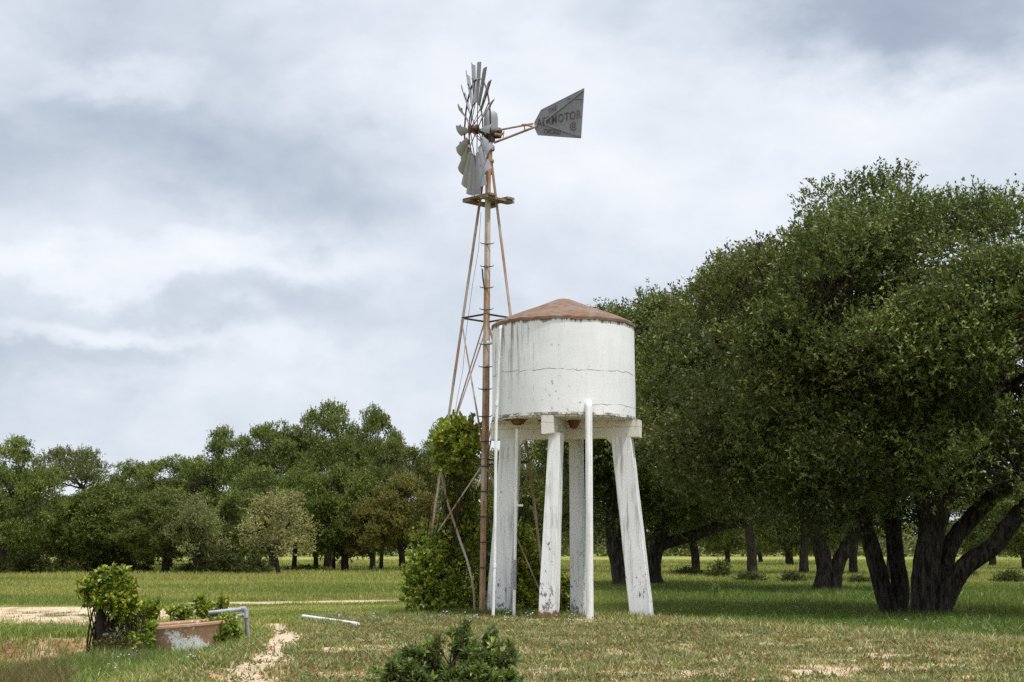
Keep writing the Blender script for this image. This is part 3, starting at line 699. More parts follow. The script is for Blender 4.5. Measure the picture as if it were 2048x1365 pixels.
    m = MB(); m.tube([tb - UP * .55, tb + UP * .05, ax0 - UP * .08], [.075, .085, .07], 12); m.tube([tb - UP * .02, tb + UP * .06], .13, 12); m.tube([tb - UP * .28, tb - UP * .23], .12, 12)
    m.tube([tb - UP * 1.2, tb - UP * .5], .028, 8); m.build("mast", M["rust"], root, smooth=True)
    be = R_(16); a = nrm([-math.cos(be), -math.sin(be), -.045]); wc = ax0 + a * 0.335
    wc[2] = at(950, 259, wc[1])[2]
    m = MB(); m.tube([ax0 - a * .26, ax0 - a * .24, ax0 - a * .10, ax0 + a * .12, ax0 + a * .14], [.07, .115, .13, .13, .08], 14)
    m.tube([ax0 + a * .12, wc], .05, 10); m.tube([ax0 - UP * .2 - a * .02, ax0 + UP * .02], .10, 10)
    m.build("gear_case", M["darkiron"], root, smooth=True)
    m = MB(); sid = nrm(np.cross(a, UP)); hc = ax0 - a * .02
    prof = []
    for t, (w, l) in ((.04, (.10, .15)), (.30, (.10, .15)), (.42, (.092, .135)), (.475, (.06, .09)), (.49, (.02, .03))):
        an = np.linspace(0, 2 * np.pi, 16, endpoint=False); sq = lambda c: np.sign(c) * np.abs(c) ** .55
        prof.append(np.array([hc + UP * t + sid * w * sq(np.cos(q)) + a * l * sq(np.sin(q)) for q in an]))
    V = np.concatenate(prof); i = np.arange(4)[:, None] * 16; j = np.arange(16)[None]; j2 = (j + 1) % 16
    m.add(V, [np.stack([i + j, i + j2, i + 16 + j2, i + 16 + j], -1).reshape(-1, 4), (np.arange(16) + 64)[None]]); m.build("hood", M["galv"], root, smooth=True)
    # wheel: hub, rings, spokes with the blades as sub-parts
    Rw = at(950, 131, wc[1])[2] - wc[2]; h1 = nrm(np.cross(UP, a)); v1 = np.cross(a, h1)
    rad = lambda th: h1 * math.cos(th) + v1 * math.sin(th)
    tan = lambda th: -h1 * math.sin(th) + v1 * math.cos(th)
    m = MB(); m.tube([wc - a * .06, wc - a * .04, wc + a * .10, wc + a * .13], [.06, .085, .085, .05], 12); m.tube([wc + a * .10, wc + a * .14], .105, 12); m.tube([wc - a * .07, wc - a * .03], .11, 12)
    for r, w, of in ((.405, .028, -.015), (.755, .034, -.045)):
        th = np.linspace(0, 2 * np.pi, 55)
        for q in range(54):
            p0, p1 = wc + rad(th[q]) * r * Rw + a * of, wc + rad(th[q + 1]) * r * Rw + a * of; m.bar(p0, p1, a, w, .008)
    for s in range(6):
        th = s * math.pi / 3 + .30
        m.tube([wc + a * .10 + rad(th) * .07, wc + rad(th) * .405 * Rw + a * .0], .010, 6); m.tube([wc - a * .05 + rad(th) * .08, wc + rad(th) * .755 * Rw - a * .05], .011, 6)
        m.tube([wc + a * .10 + rad(th) * .07, wc + rad(th + .18) * .755 * Rw - a * .03], .008, 6)
    wheel = m.build("wheel", M["hubrust"], root)
    for s in range(18):
        th = s * math.pi / 9 + .10; m = MB(); nr, nc = 6, 6; G = []
        for i in range(nr):
            r = (.40 + (1 - .40) * i / (nr - 1)) * Rw; w = .054 + (.140 - .054) * (i / (nr - 1)) ** .9; ph = R_(42 - 12 * i / (nr - 1))
            row = []
            for j in range(nc):
                x = -1 + 2 * j / (nc - 1); c = math.cos(ph) * tan(th) + PSIGN * math.sin(ph) * a; n = math.cos(ph) * a - PSIGN * math.sin(ph) * tan(th)
                row.append(wc + rad(th) * r + c * x * w + n * (.30 * w * (1 - x * x)))
            G.append(row)
        G = np.array(G); nn = n * .003
        V = np.concatenate([(G + nn).reshape(-1, 3), (G - nn).reshape(-1, 3)]); q = nr * nc
        i = np.arange(nr - 1)[:, None] * nc; j = np.arange(nc - 1)[None]; Q = np.stack([i + j, i + j + 1, i + nc + j + 1, i + nc + j], -1).reshape(-1, 4)
        rim = list(range(nc)) + [k * nc + nc - 1 for k in range(1, nr)] + list(range(q - 2, q - nc - 1, -1)) + [k * nc for k in range(nr - 2, 0, -1)]
        rim = np.array(rim); r2 = np.roll(rim, -1)
        m.add(V, [Q, Q[:, ::-1] + q, np.stack([rim, rim + q, r2 + q, r2], -1)])
        # bracket that clips the blade to the outer ring
        r = .755 * Rw; ph = R_(33); c = math.cos(ph) * tan(th) + PSIGN * math.sin(ph) * a; n = math.cos(ph) * a - PSIGN * math.sin(ph) * tan(th); w = .115
        pts = [wc + rad(th) * r + c * x * w + n * (.22 * w * (1 - x * x) - .014) for x in np.linspace(-1, 1, 7)]
        m.tube(pts, .009, 5); m.tube([pts[0] - tan(th) * .02, pts[0] + n * .03], .016, 5)
        m.build("blade", M["galv"], wheel, smooth=True)
    # tail
    al = R_(28); d = np.array([math.cos(al), -math.sin(al), 0]); nv = np.array([math.sin(al), math.cos(al), 0]); pv = ax0.copy()
    def onv(px, py, off=0.0):
        r = ray(px, py); o = np.array([0, 0, EYE]); t = np.dot(nv, pv - nv * off - o) / np.dot(nv, r); return o + r * t
    m = MB(); m.tube([onv(986, 263), onv(1067, 247.5)], .022, 8); m.tube([onv(988, 286), onv(1074, 253)], .027, 8); m.tube([onv(1049, 251.5), onv(1049.5, 262)], .014, 6)
    m.tube([onv(1044, 250), onv(1056, 250.5), onv(1071, 256)], [.022, .03, .02], 6); m.tube([onv(1008, 262), onv(1006, 279)], .010, 6); m.tube([onv(990, 269), onv(1002, 271), onv(1006, 266)], [.04, .034, .02], 8); m.tube([onv(982, 290), onv(989, 299)], .014, 6)
    tail = m.build("tail", M["rust"], root)
    def sheet(pts, th, off=0.0):
        P = np.array([onv(x, y, off) for x, y in pts]); n = len(P); V = np.concatenate([P - nv * th / 2, P + nv * th / 2])
        i = np.arange(n); k = (i + 1) % n
        return MB().add(V, [i[None], (i[::-1] + n)[None], np.stack([i, i + n, k + n, k], -1)])
    out = [(1069.5, 245), (1082.5, 220.5), (1168, 177.5), (1161.5, 276.5), (1076, 270.3), (1070, 257)]
    m = sheet(out, .008); vane = None
    for p, q in (((1090.5, 242), (1167, 180.5)), ((1090, 249), (1160.5, 273)), ((1090.5, 242), (1090, 249)), ((1134, 196.5), (1166, 198.5))):
        w = .012 if p[0] == 1134 else .034
        m.bar(onv(*p, off=.016), onv(*q, off=.016), UP, w, .024)
    n = len(out)
    for k in range(n): m.tube([onv(*out[k]), onv(*out[(k + 1) % n])], .010, 5)
    vane = m.build("vane", M["vane"], tail)
    # lettering on the vane
    def text_mesh(s, p0, p1, hpx, name, mat, sp=1.0, fill=0.0):
        cu = bpy.data.curves.new("lettering_curve", "FONT"); cu.body = s; cu.extrude = .004; cu.space_character = sp; cu.align_x = "LEFT"; cu.offset = fill
        ob = bpy.data.objects.new("lettering_tmp", cu); C.objects.link(ob); dg = bpy.context.evaluated_depsgraph_get(); me = bpy.data.meshes.new_from_object(ob.evaluated_get(dg)); bpy.data.objects.remove(ob)
        V = np.zeros(len(me.vertices) * 3, np.float32); me.vertices.foreach_get("co", V); V = V.reshape(-1, 3); lo, hi = V.min(0), V.max(0)
        A, B = onv(*p0, off=.012), onv(*p1, off=.012); T = onv(p0[0], p0[1] - hpx, off=.012)
        u = (V[:, 0] - lo[0]) / (hi[0] - lo[0]); vv = (V[:, 1] - lo[1]) / (hi[1] - lo[1])
        W = A + u[:, None] * (B - A) + vv[:, None] * (T - A) - nv * (V[:, 2:3] * .6)
        W = W - np.array(root.location); me.vertices.foreach_set("co", W.astype(np.float32).ravel()); me.update(); me.name = name; me.materials.clear()
        return link(name, me, mat, tail)
    text_mesh("THE", (1096.5, 229), (1113, 219.5), 9.5, "lettering", M["letter"], 1.25)
    text_mesh("AERMOTOR", (1073, 255), (1162, 236), 16.5, "lettering", M["letter"], 1.12, .012)
    text_mesh("CHICAGO", (1088.5, 268), (1120.5, 269.5), 10, "lettering", M["letter"], 1.1)
    m = MB()
    def arc(cx, cy, r, a0, a1, wd, n=20):
        q = np.linspace(R_(a0), R_(a1), n); pts = [onv(cx + r * .82 * math.cos(t), cy - r * math.sin(t), .012) for t in q]
        for p, k in zip(pts[:-1], pts[1:]): m.bar(p, k, np.cross(nv, k - p), wd, .004)
    arc(1147, 253, 7.6, 40, 330, .018); arc(1147.6, 252.6, 3.3, 0, 360, .015)
    m.build("lettering", M["letter"], tail)
PSIGN = -1
build_windmill()

# ------------------------------------------------------------------ water tower
def build_tower():
    rng = np.random.default_rng(3)
    Yt = 29.7; c = at(1127.5, 842, Yt); zb = c[2]; zr = at(1127.5, 654, Yt)[2]; RT = (1269.5 - 985.5) / 2 / (F / (Yt * 1.0)) * 1.008
    root = empty("water_tower", (c[0], Yt, tz(c[0], Yt)), "white whitewashed round water tank on four splayed concrete legs under a rusty roof", "water tower")
    ctr = np.array([c[0], Yt, 0])
    # wall, slightly out of true
    n = 96; rows = 22; an = np.linspace(0, 2 * np.pi, n, endpoint=False); zz = np.linspace(zb, zr, rows); V = []
    for k, z in enumerate(zz):
        r = RT * (1.004 - .004 * k / rows) + .004 * np.sin(an * 3 + k * .3) + .004 * (vnoise(an * 9, np.full(n, k * .8), 5) - .5)
        V.append(np.stack([r * np.cos(an), r * np.sin(an), np.full(n, z) + (0.012 * (vnoise(an * 14, np.full(n, 3.), 8) - .5) if k == 0 else 0)], -1) + ctr)
    i = np.arange(rows - 1)[:, None] * n; j = np.arange(n)[None]; j2 = (j + 1) % n
    m = MB(); m.add(np.concatenate(V), [np.stack([i + j, i + j2, i + n + j2, i + n + j], -1).reshape(-1, 4), np.arange(n)[::-1][None], (np.arange(n) + (rows - 1) * n)[None]])
    m.build("tank", M["tank"], root, smooth=True)
    # roof: low flared cone with a rounded tip
    za = at(1128, 597.5, Yt)[2]; hr = za - zr
    prof = [(RT + .005, zr - .052), (RT + .022, zr - .055), (RT + .022, zr + .0), (RT * .97, zr + hr * .085), (RT * .85, zr + hr * .22), (RT * .7, zr + hr * .375), (RT * .55, zr + hr * .515), (RT * .4, zr + hr * .652), (RT * .28, zr + hr * .77), (RT * .18, zr + hr * .875), (RT * .1, zr + hr * .955), (.05, zr + hr * .99), (0.001, zr + hr)]
    m = MB(); m.lathe(ctr, prof, 96); V = m.V[0]; a2 = np.arctan2(V[:, 1] - ctr[1], V[:, 0] - ctr[0])
    low = V[:, 2] < zr + .01; V[low, 2] += .030 * (vnoise(a2[low] * 16, a2[low] * 0, 4) - .5); m.build("roof", M["roof"], root, smooth=True)
    m = MB(); m.lathe(ctr, [(.001, zb - .03), (RT * .975, zb - .03), (RT * .985, zb + .02), (.001, zb + .02)], 72); m.build("slab", M["beam"], root)
    th = R_(14); e = np.array([math.cos(th), -math.sin(th), 0]); f = np.array([math.sin(th), math.cos(th), 0])
    # crossed beams: one left to right, two butting stubs front and back
    def beam(p0, p1, w, h, name="beam"):
        m = MB(); d = nrm(p1 - p0); s = np.cross(UP, d); rows = 10; V = []
        for k in range(rows + 1):
            p = p0 + (p1 - p0) * k / rows
            V += [p + s * w / 2, p + s * w / 2 - UP * (h - .02), p + s * (w / 2 - .02) - UP * h, p - s * (w / 2 - .02) - UP * h, p - s * w / 2 - UP * (h - .02), p - s * w / 2]
        V = np.array(V) + rng.normal(size=(len(V), 3)) * .003; nn = 6; i = np.arange(rows)[:, None] * nn; j = np.arange(nn)[None]; j2 = (j + 1) % nn
        m.add(V, [np.stack([i + j, i + j2, i + nn + j2, i + nn + j], -1).reshape(-1, 4), np.arange(nn)[::-1][None], (np.arange(nn) + rows * nn)[None]])
        return m.build(name, M["beam"], root)
    top = ctr + UP * (zb - .022); h = .35
    beam(top - e * 1.49, top + e * 1.56, .27, h)
    beam(top - f * 1.55, top - f * .137, .22, h + .002); beam(top + f * .137, top + f * 1.5, .22, h + .002)
    # legs (photo points of top and foot centre, depth, radial half width top/foot, tangential half width)
    L = {"A": (1022.5, 997, Yt + .25, Yt + .32, e, .195, .24, .135, .16), "D": (1244, 1287, Yt - .28, Yt - .35, e, .20, .215, .14, .17),
         "B": (1112.5, 1096.5, Yt - 1.14, Yt - 1.28, f, .19, .20, .112, .17), "C": (1152.5, 1158, Yt + 1.12, Yt + 1.27, f, .19, .20, .118, .145)}
    for k, (tx, bx, y1, y0, dr, r1, r0, t1, t0) in L.items():
        zt = zb - h + .03 if True else 0; p1 = at(tx, 875, y1); p1[2] = zb - h + .006; p0 = at(bx, 1236, y0); p0[2] = tz(p0[0], p0[1]) - .15; ot = f if dr is e else e
        m = MB(); m.frustum(p0, dr * r0, ot * t0, p1, dr * r1, ot * t1, 12, .0018, rng)
        # small haunch under the beam
        s = 1
        o = m.build("leg", M["white"], root)
        if k == "B": o.color = (1, 0, 0, 1); o["label"] = "front leg with bare red brick showing at its foot"
        inw = dr * (1 if k in ("A", "B") else -1)
        hp = p1 + inw * (r1 + .0); m = MB()
        tri = np.array([hp - UP * .14, hp + UP * .0, hp + inw * .14 + UP * .0]); V = np.concatenate([tri - ot * t1 * .9, tri + ot * t1 * .9])
        m.add(V, [np.array([[0, 1, 2], [5, 4, 3]]), np.array([[0, 3, 4, 1], [1, 4, 5, 2], [2, 5, 3, 0]])]); m.build("haunch", M["beam"], root)
    # spalled rusty patches where pipes meet the slab
    def patch(px, py, Y, rx, ry, dz, name="spalled_patch"):
        p = at(px, py, Y); p[2] = zb - .03; m = MB(); n = 18; an = np.linspace(0, 2 * np.pi, n, endpoint=False); V = []
        for t, zf in ((1., .01), (.9, -.25), (.55, -.8), (.2, -1.)):
            V.append(np.stack([p[0] + rx * t * np.cos(an) * (1 + .25 * np.sin(an * 3 + 1) + .15 * rng.normal(size=n)), p[1] + ry * t * np.sin(an), np.full(n, p[2] + zf * dz)], -1))
        i = np.arange(3)[:, None] * n; j = np.arange(n)[None]; j2 = (j + 1) % n
        m.add(np.concatenate(V), [np.stack([i + j, i + j2, i + n + j2, i + n + j], -1).reshape(-1, 4), (np.arange(n) + 3 * n)[None], np.arange(n)[None]]); m.build(name, M["rustpatch"], root)
    patch(1036, 850, 29.0, .15, .2, .12); patch(1014, 851, 29.05, .06, .1, .03); patch(1080, 851, 29.2, .05, .1, .03); patch(1147, 850, 29.25, .12, .16, .17)
    # pipes
    g = lambda px, Y: tz(at(px, 1236, Y)[0], Y)
    def vpipe(pts, r, coup=(), mat="pvc", name="pipe"):
        m = MB(); m.tube(pts, r, 12)
        for p, q in coup: m.tube([p, q], r * 1.35, 12)
        return m.build(name, M[mat], root, smooth=True)
    Yp = 28.93; b0 = at(986, 1240, 28.75); b0[2] = g(986, 28.75) - .05; t1_ = at(1001, 657, Yp)
    vpipe([b0, at(989, 1130, 28.8), at(992.5, 850, 28.9), t1_], .030, [(at(988.6, 1136, 28.8), at(988.9, 1128, 28.8)), (at(992.9, 812, 28.9), at(993, 804, 28.9))])
    vpipe([t1_ - UP * .02, t1_ + (0.005, 0.01, .03), t1_ + (.06, .06, .036), t1_ + (.13, .14, .03)], .034)
    b0 = at(1028, 1240, 29.0); b0[2] = g(1028, 29.) - .05
    vpipe([b0, at(1031, 1050, 29.0), at(1034, 858, 29.0)], .030, [(at(1031.6, 1015, 29.0), at(1031.9, 1003, 29.0))])
    MB().tube([at(1032, 1011.5, 28.99), at(1046, 1011.5, 28.99)], .022, 8).build("pipe_stub", M["pvc"], root, smooth=True)
    MB().tube([at(1029.2, 1180, 28.995), at(1030.3, 1120, 28.995)], .0325, 12).build("pipe_sleeve", M["greypipe"], root, smooth=True)
    Yp = Yt - math.sqrt(RT ** 2 - .5 ** 2) - .10; b0 = at(1180, 1240, Yp); b0[2] = g(1180, Yp) - .03; t_ = at(1177.5, 810, Yp)
    vpipe([b0, at(1178.5, 1020, Yp), t_ - UP * .04, t_ + (0, .012, 0), t_ + (0, .05, .035), t_ + (0, .16, .04)], .070, [])
    p = at(981, 684, 29.9); MB().tube([p + (-.06, .12, 0), p + (.30, -.1, .01)], .028, 8).build("pipe_stub", M["pvc"], root, smooth=True)
build_tower()

# ------------------------------------------------------------------ trough with its inlet pipe
def build_trough():
    p = ground_at(362, 1272); Yc = 23.8; x = at(354, 1260, Yc)[0]; zg = 0.0; rt = .88
    root = empty("water_trough", (x, Yc, zg), "low round concrete water trough, rust stained, half wrapped in creepers", "trough")
    c = np.array([x, Yc, zg]); tilt = lambda V: V + np.stack([0 * V[:, 0], 0 * V[:, 0], (V[:, 0] - x) * .075], -1)
    m = MB(); m.lathe(c, [(rt + .03, -.15), (rt + .02, .37), (rt + .035, .395), (rt + .03, .425), (rt, .44), (rt - .05, .435), (rt - .085, .41), (rt - .09, .37)], 72); m.V[0] = tilt(m.V[0]); m.build("basin", M["trough"], root, smooth=True)
    m = MB(); m.lathe(c, [(rt - .092, .375), (rt - .10, .06), (.001, .05)], 72); m.V[0] = tilt(m.V[0]); m.build("basin_lining", M["troughin"], root, smooth=True)
    root2 = empty("inlet_pipe", ground_at(497, 1272), "grey bent inlet pipe standing beside the round trough and reaching over its rim", "pipe")
    Y = 24.3; g0 = at(497, 1272, Y); g0[2] = tz(g0[0], Y) - .05; el = at(492, 1219.5, Y - .1)
    m = MB(); m.tube([g0, el - UP * .03], .036, 10); m.tube([el - UP * .13, el - UP * .02, el + (-.02, 0, .012), el + (-.09, 0, .006)], .044, 10); m.build("upright", M["greypipe"], root2, smooth=True)
    e2 = at(417, 1226, Y - .3); m = MB(); m.tube([el + (-.05, 0, .005), e2], .033, 10); m.tube([el + (-.28, 0, -.01), el + (-.22, 0, -.008)], .039, 10); m.build("upper_arm", M["greypipe"], root2, smooth=True)
    a, b = at(490, 1230, Y - .1), at(421, 1239, Y - .3); m = MB(); m.tube([a, b], .026, 10); m.tube([a, a + (b - a) * .08], .036, 10); m.build("lower_arm", M["greypipe"], root2, smooth=True)
build_trough()

# ------------------------------------------------------------------ loose things on the ground
a = ground_at(606, 1246); b = ground_at(716, 1254); a[2] += .13; b[2] += .045
tag(MB().tube([a, b], .033, 12).build("plastic_pipe", M["pvc"], None, True, origin=a), "white plastic pipe lying in the grass beside the sandy footpath", "pipe")
def rock(px, py, sx, sy, sz, mat, name, label, cat, seed, Y=None):
    p = ground_at(px, py); rng = np.random.default_rng(seed); m = MB(); n = 14; an = np.linspace(0, 2 * np.pi, n, endpoint=False); V = []
    for t, z in ((1., -.3), (1.04, .1), (.9, .55), (.55, .9), (.15, 1.)):
        r = t * (1 + .22 * rng.normal(size=n) * .6); V.append(np.stack([p[0] + sx * r * np.cos(an), p[1] + sy * r * np.sin(an), p[2] + sz * (z + .12 * rng.normal(size=n))], -1))
    i = np.arange(4)[:, None] * n; j = np.arange(n)[None]; j2 = (j + 1) % n
    m.add(np.concatenate(V), [np.stack([i + j, i + j2, i + n + j2, i + n + j], -1).reshape(-1, 4), (np.arange(n) + 4 * n)[None]])
    return tag(m.build(name, mat, None, False, origin=p), label, cat)
rock(1267, 1247, .16, .11, .13, M["stone"], "rock", "pale pointed rock beside the foot of the right tank leg", "rock", 1)
rock(1383, 1247, .145, .10, .085, M["brick"], "rock", "flat reddish stone lying alone at the edge of the tree shade", "rock", 2)
rock(1190, 1246, .24, .10, .035, M["stone"], "rock", "thin pale slab lying by the thick white downpipe", "rock", 4)
rock(1118, 1245, .12, .06, .025, M["stone"], "rock", "small flat pale chip before the brick footed leg", "rock", 6)
rock(428, 1359, .055, .05, .05, M["brick"], "rock", "small red stone beside the footpath near the frame bottom", "rock", 5)
rock(1524, 1273, .15, .08, .05, M["post"], "dung_pat", "dark dung pat lying on the dry turf before the big oak", "dung", 7)
p0 = ground_at(1414, 1208)

# ------------------------------------------------------------------ vines and shrubs
def clump(name, label, cat, base, lobes, seed, tw_n, tw_len, lv, L, W, pal, leafmat="vine", stems=(), up=0.4, fresh=0.25, sr=.018, dead=.01, group=None, shrink=.86):
    """lobes: rows of (x, y, z, rx, ry, rz); stems run from the base to each lobe"""
    rng = np.random.default_rng(seed); lobes = np.asarray(lobes, float); lobes[:, 3:6] *= shrink; root = empty(name, base, label, cat, group)
    lf = twig_leaves(lobes[:, :3], lobes[:, 3:6], rng, tw_n, tw_len, lv, L, W, pal, up=up, hollow=.45, folded=True, fresh=fresh, dead=dead)
    me = np_mesh("foliage", lf[0] - np.asarray(base), lf[1], lf[2]); link("foliage", me, M[leafmat], root)
    m = MB(); b = np.asarray(base, float)
    for q in lobes:
        for _ in range(3):
            e = q[:3] + rng.normal(size=3) * q[3:6] * .5; s = b + np.append(rng.normal(size=2) * .10, -.03); mid = (s + e) / 2 + rng.normal(size=3) * .12 * np.linalg.norm(e - s)
            m.tube(bez(s, mid, e, 8), np.linspace(sr, sr * .3, 8), 5, cap=False)
    for pts, r in stems: m.tube(pts, r, 6)
    m.build("stems", M["stem"], root); return root
def Lb(px, py, Y, rpx, rpy=None, dy=None):
    p = at(px, py, Y); k = Y / F; rpy = rpx if rpy is None else rpy
    return (*p, rpx * k, (dy if dy is not None else rpx * k), rpy * k)
base = at(880, 1236, 31.3); base[2] = tz(base[0], base[1])
V1 = [Lb(903, 880, 30.8, 30, 28), Lb(930, 868, 30.7, 26, 24), Lb(890, 905, 30.8, 18, 22), Lb(936, 895, 30.5, 20, 24), Lb(900, 930, 30.6, 18, 14), Lb(925, 925, 30.4, 20, 12), Lb(908, 858, 31.3, 22, 16), Lb(905, 925, 31.2, 22, 18),
      Lb(922, 955, 31.2, 18, 28), Lb(942, 930, 31.2, 12, 18), Lb(910, 1000, 31.2, 20, 32), Lb(934, 1000, 31.2, 18, 34), Lb(900, 1045, 31.2, 17, 30), Lb(925, 1055, 31.2, 24, 34), Lb(946, 1035, 31.3, 10, 20),
      Lb(905, 1095, 31.1, 32, 28), Lb(938, 1095, 31.1, 22, 30), Lb(880, 1085, 31.2, 20, 26)]
stems = [([base + (.1, 0, 0), at(905, 1150, 31.2), at(900, 1040, 31.2), at(918, 960, 31.2), at(905, 880, 31.2)], [.035, .03, .025, .02, .01]), ([base + (.3, .1, 0), at(925, 1130, 31.2), at(935, 1020, 31.3), at(922, 930, 31.2), at(930, 870, 31.2)], [.03, .028, .02, .015, .01])]
clump("climbing_vine", "bright green creeper climbing up inside the left side of the windmill frame", "vine", base, V1, 21, 84, .20, 7, .092, .076, "vine", stems=stems, fresh=.3)
b2 = at(858, 1238, 30.9); b2[2] = tz(b2[0], b2[1])
clump("vine_thicket", "rounded leafy thicket at the foot of the windmill's left leg", "shrub", b2, [Lb(858, 1130, 30.8, 36, 32), Lb(845, 1160, 30.7, 34, 36), Lb(868, 1175, 30.6, 38, 42), Lb(838, 1195, 30.8, 26, 34), Lb(885, 1145, 30.8, 30, 32), Lb(870, 1215, 30.5, 40, 20), Lb(905, 1185, 30.8, 20, 40), Lb(862, 1108, 30.9, 18, 16), Lb(833, 1086, 30.9, 9, 9)], 22, 112, .24, 7, .085, .062, "vine", fresh=.12)
b3 = at(935, 1238, 31.0); b3[2] = tz(b3[0], b3[1])
clump("weedy_shrub", "loose light green weedy shrub between the bent brace and the leafy thicket", "shrub", b3, [Lb(930, 1205, 30.9, 30, 30), Lb(915, 1225, 30.7, 30, 16), Lb(945, 1150, 31.4, 16, 44), Lb(944, 1105, 31.4, 14, 30), Lb(905, 1215, 30.8, 18, 24)], 23, 80, .18, 7, .075, .045, "vine", fresh=.3)
b4 = at(1052, 1236, 31.6); b4[2] = tz(b4[0], b4[1])
clump("leafy_shrub", "tall leafy shrub filling the gap between the left and front tank legs", "shrub", b4, [Lb(1045, 1095, 31.8, 22, 34), Lb(1060, 1125, 31.6, 24, 34), Lb(1040, 1150, 31.6, 26, 36), Lb(1062, 1175, 31.5, 24, 36), Lb(1045, 1205, 31.3, 32, 28), Lb(1030, 1180, 31.8, 18, 40), Lb(1038, 1068, 31.9, 12, 18), Lb(1068, 1150, 31.6, 16, 22)], 24, 110, .20, 7, .085, .06, "vine", fresh=.5)
b5 = at(1127, 1232, 31.8); b5[2] = tz(b5[0], b5[1])
clump("leafy_shrub", "small leafy shrub between the front and rear tank legs", "shrub", b5, [Lb(1128, 1180, 31.8, 13, 20), Lb(1122, 1205, 31.7, 17, 22), Lb(1135, 1210, 31.8, 14, 20)], 25, 130, .18, 6, .08, .055, "vine", fresh=.45)
b6 = at(968, 1236, 31.9); b6[2] = tz(b6[0], b6[1])
clump("leafy_shrub", "dim green shrub growing between the windmill's front leg and the left tank leg", "shrub", b6, [Lb(966, 1110, 31.7, 14, 30), Lb(975, 1150, 31.7, 14, 34), Lb(966, 1200, 31.6, 20, 34), Lb(958, 1080, 31.6, 14, 24), Lb(977, 1016, 31.4, 8, 9), Lb(970, 1060, 31.6, 8, 22)], 26, 55, .18, 6, .085, .06, "vine", fresh=.1)
# vine covered gate post by the trough
pb = at(200, 1310, 22.6); pb[2] = tz(pb[0], pb[1]); pt = at(201, 1190, 22.6)
root = empty("wooden_post", pb, "dark wooden post standing at the left end of the trough under a vine", "post")
rng = np.random.default_rng(9); MB().tube([pb - UP * .2, pb + UP * .3, pt - UP * .2, pt], [.07, .066, .064, .05], 9, lump=.1, rng=rng).build("shaft", M["post"], root, smooth=True)
MB().tube([pb + UP * .35 + (.05, -.04, 0), pb + UP * .36 + (.32, -.1, .01)], .035, 8).build("rail_stub", M["greypipe"], root, smooth=True)
V2 = [Lb(218, 1172, 22.6, 32, 24), Lb(188, 1188, 22.6, 22, 18), Lb(240, 1198, 22.6, 24, 24), Lb(222, 1200, 22.5, 26, 16), Lb(244, 1224, 22.6, 14, 16), Lb(232, 1152, 22.6, 14, 10), Lb(250, 1178, 22.6, 14, 14), Lb(174, 1172, 22.6, 8, 6), Lb(206, 1146, 22.6, 6, 5), Lb(262, 1212, 22.6, 10, 16), Lb(242, 1142, 22.6, 5, 6), Lb(232, 1214, 22.5, 14, 12)]
hang = []
for k in range(46):
    x = 205 + 85 * rng.random(); p = at(x, 1225 + 20 * rng.random(), 22.55 + .25 * rng.random()); q = p.copy(); q[2] = pb[2] + .02 + .25 * rng.random(); q[:2] += rng.normal(size=2) * .06
    hang.append((bez(p, (p + q) / 2 + rng.normal(size=3) * .05, q, 6), np.linspace(.009, .004, 6)))
clump("post_vine", "yellow green vine bushing over the top of the dark wooden post", "vine", pb, V2, 31, 66, .11, 7, .076, .062, "vine", stems=hang, fresh=.45, up=.6, dead=.03)
for name, lab, lob, seed, pal, n, L, fr in (
    ("creeper", "creeper with hanging leaves on the trough's left side below the post vine", [Lb(275, 1262, 22.8, 16, 18), Lb(288, 1285, 22.7, 15, 16), Lb(265, 1290, 22.6, 18, 18), Lb(298, 1256, 22.9, 8, 10)], 32, "vine", 95, .07, .25),
    ("creeper", "creeper spilling over the right end of the round trough near the inlet pipe", [Lb(440, 1262, 23.5, 22, 26), Lb(455, 1250, 23.6, 16, 20), Lb(430, 1280, 23.4, 24, 16), Lb(468, 1275, 23.7, 14, 20), Lb(415, 1258, 23.4, 10, 16)], 33, "vine", 85, .06, .2),
    ("low_shrub", "low vine shrub growing behind the trough next to the post vine", [Lb(290, 1225, 25.0, 24, 16), Lb(310, 1218, 25.1, 14, 14), Lb(275, 1220, 25.0, 14, 16)], 34, "vine", 90, .07, .35),
    ("low_shrub", "small leafy shrub behind the trough's far rim below the pipe's free end", [Lb(405, 1215, 25.4, 13, 20), Lb(420, 1222, 25.3, 14, 12), Lb(395, 1205, 25.4, 6, 14), Lb(445, 1208, 25.4, 9, 16)], 35, "vine", 60, .055, .4),
    ("low_shrub", "tiny low shrub in the middle behind the trough's far rim", [Lb(365, 1226, 25.2, 20, 8), Lb(342, 1226, 25.2, 8, 8)], 36, "vine", 70, .055, .3)):
    x, y, z = np.mean([q[:3] for q in lob], 0); bb = np.array([x, y, tz(x, y)]); clump(name, lab, "shrub" if "shrub" in name else "vine", bb, lob, seed, n, .07, 6, L, L * .78, pal, fresh=fr, sr=.010)
bb = at(240, 1318, 22.2); bb[2] = tz(bb[0], bb[1])
clump("bramble", "dark tangled brambles on the ground beneath the post vine", "shrub", bb, [Lb(232, 1300, 22.3, 34, 20), Lb(205, 1312, 22.2, 22, 14), Lb(268, 1308, 22.3, 26, 14), Lb(245, 1282, 22.6, 26, 22)], 37, 90, .16, 5, .055, .03, "brush", leafmat="leaf", fresh=.25, dead=.18)
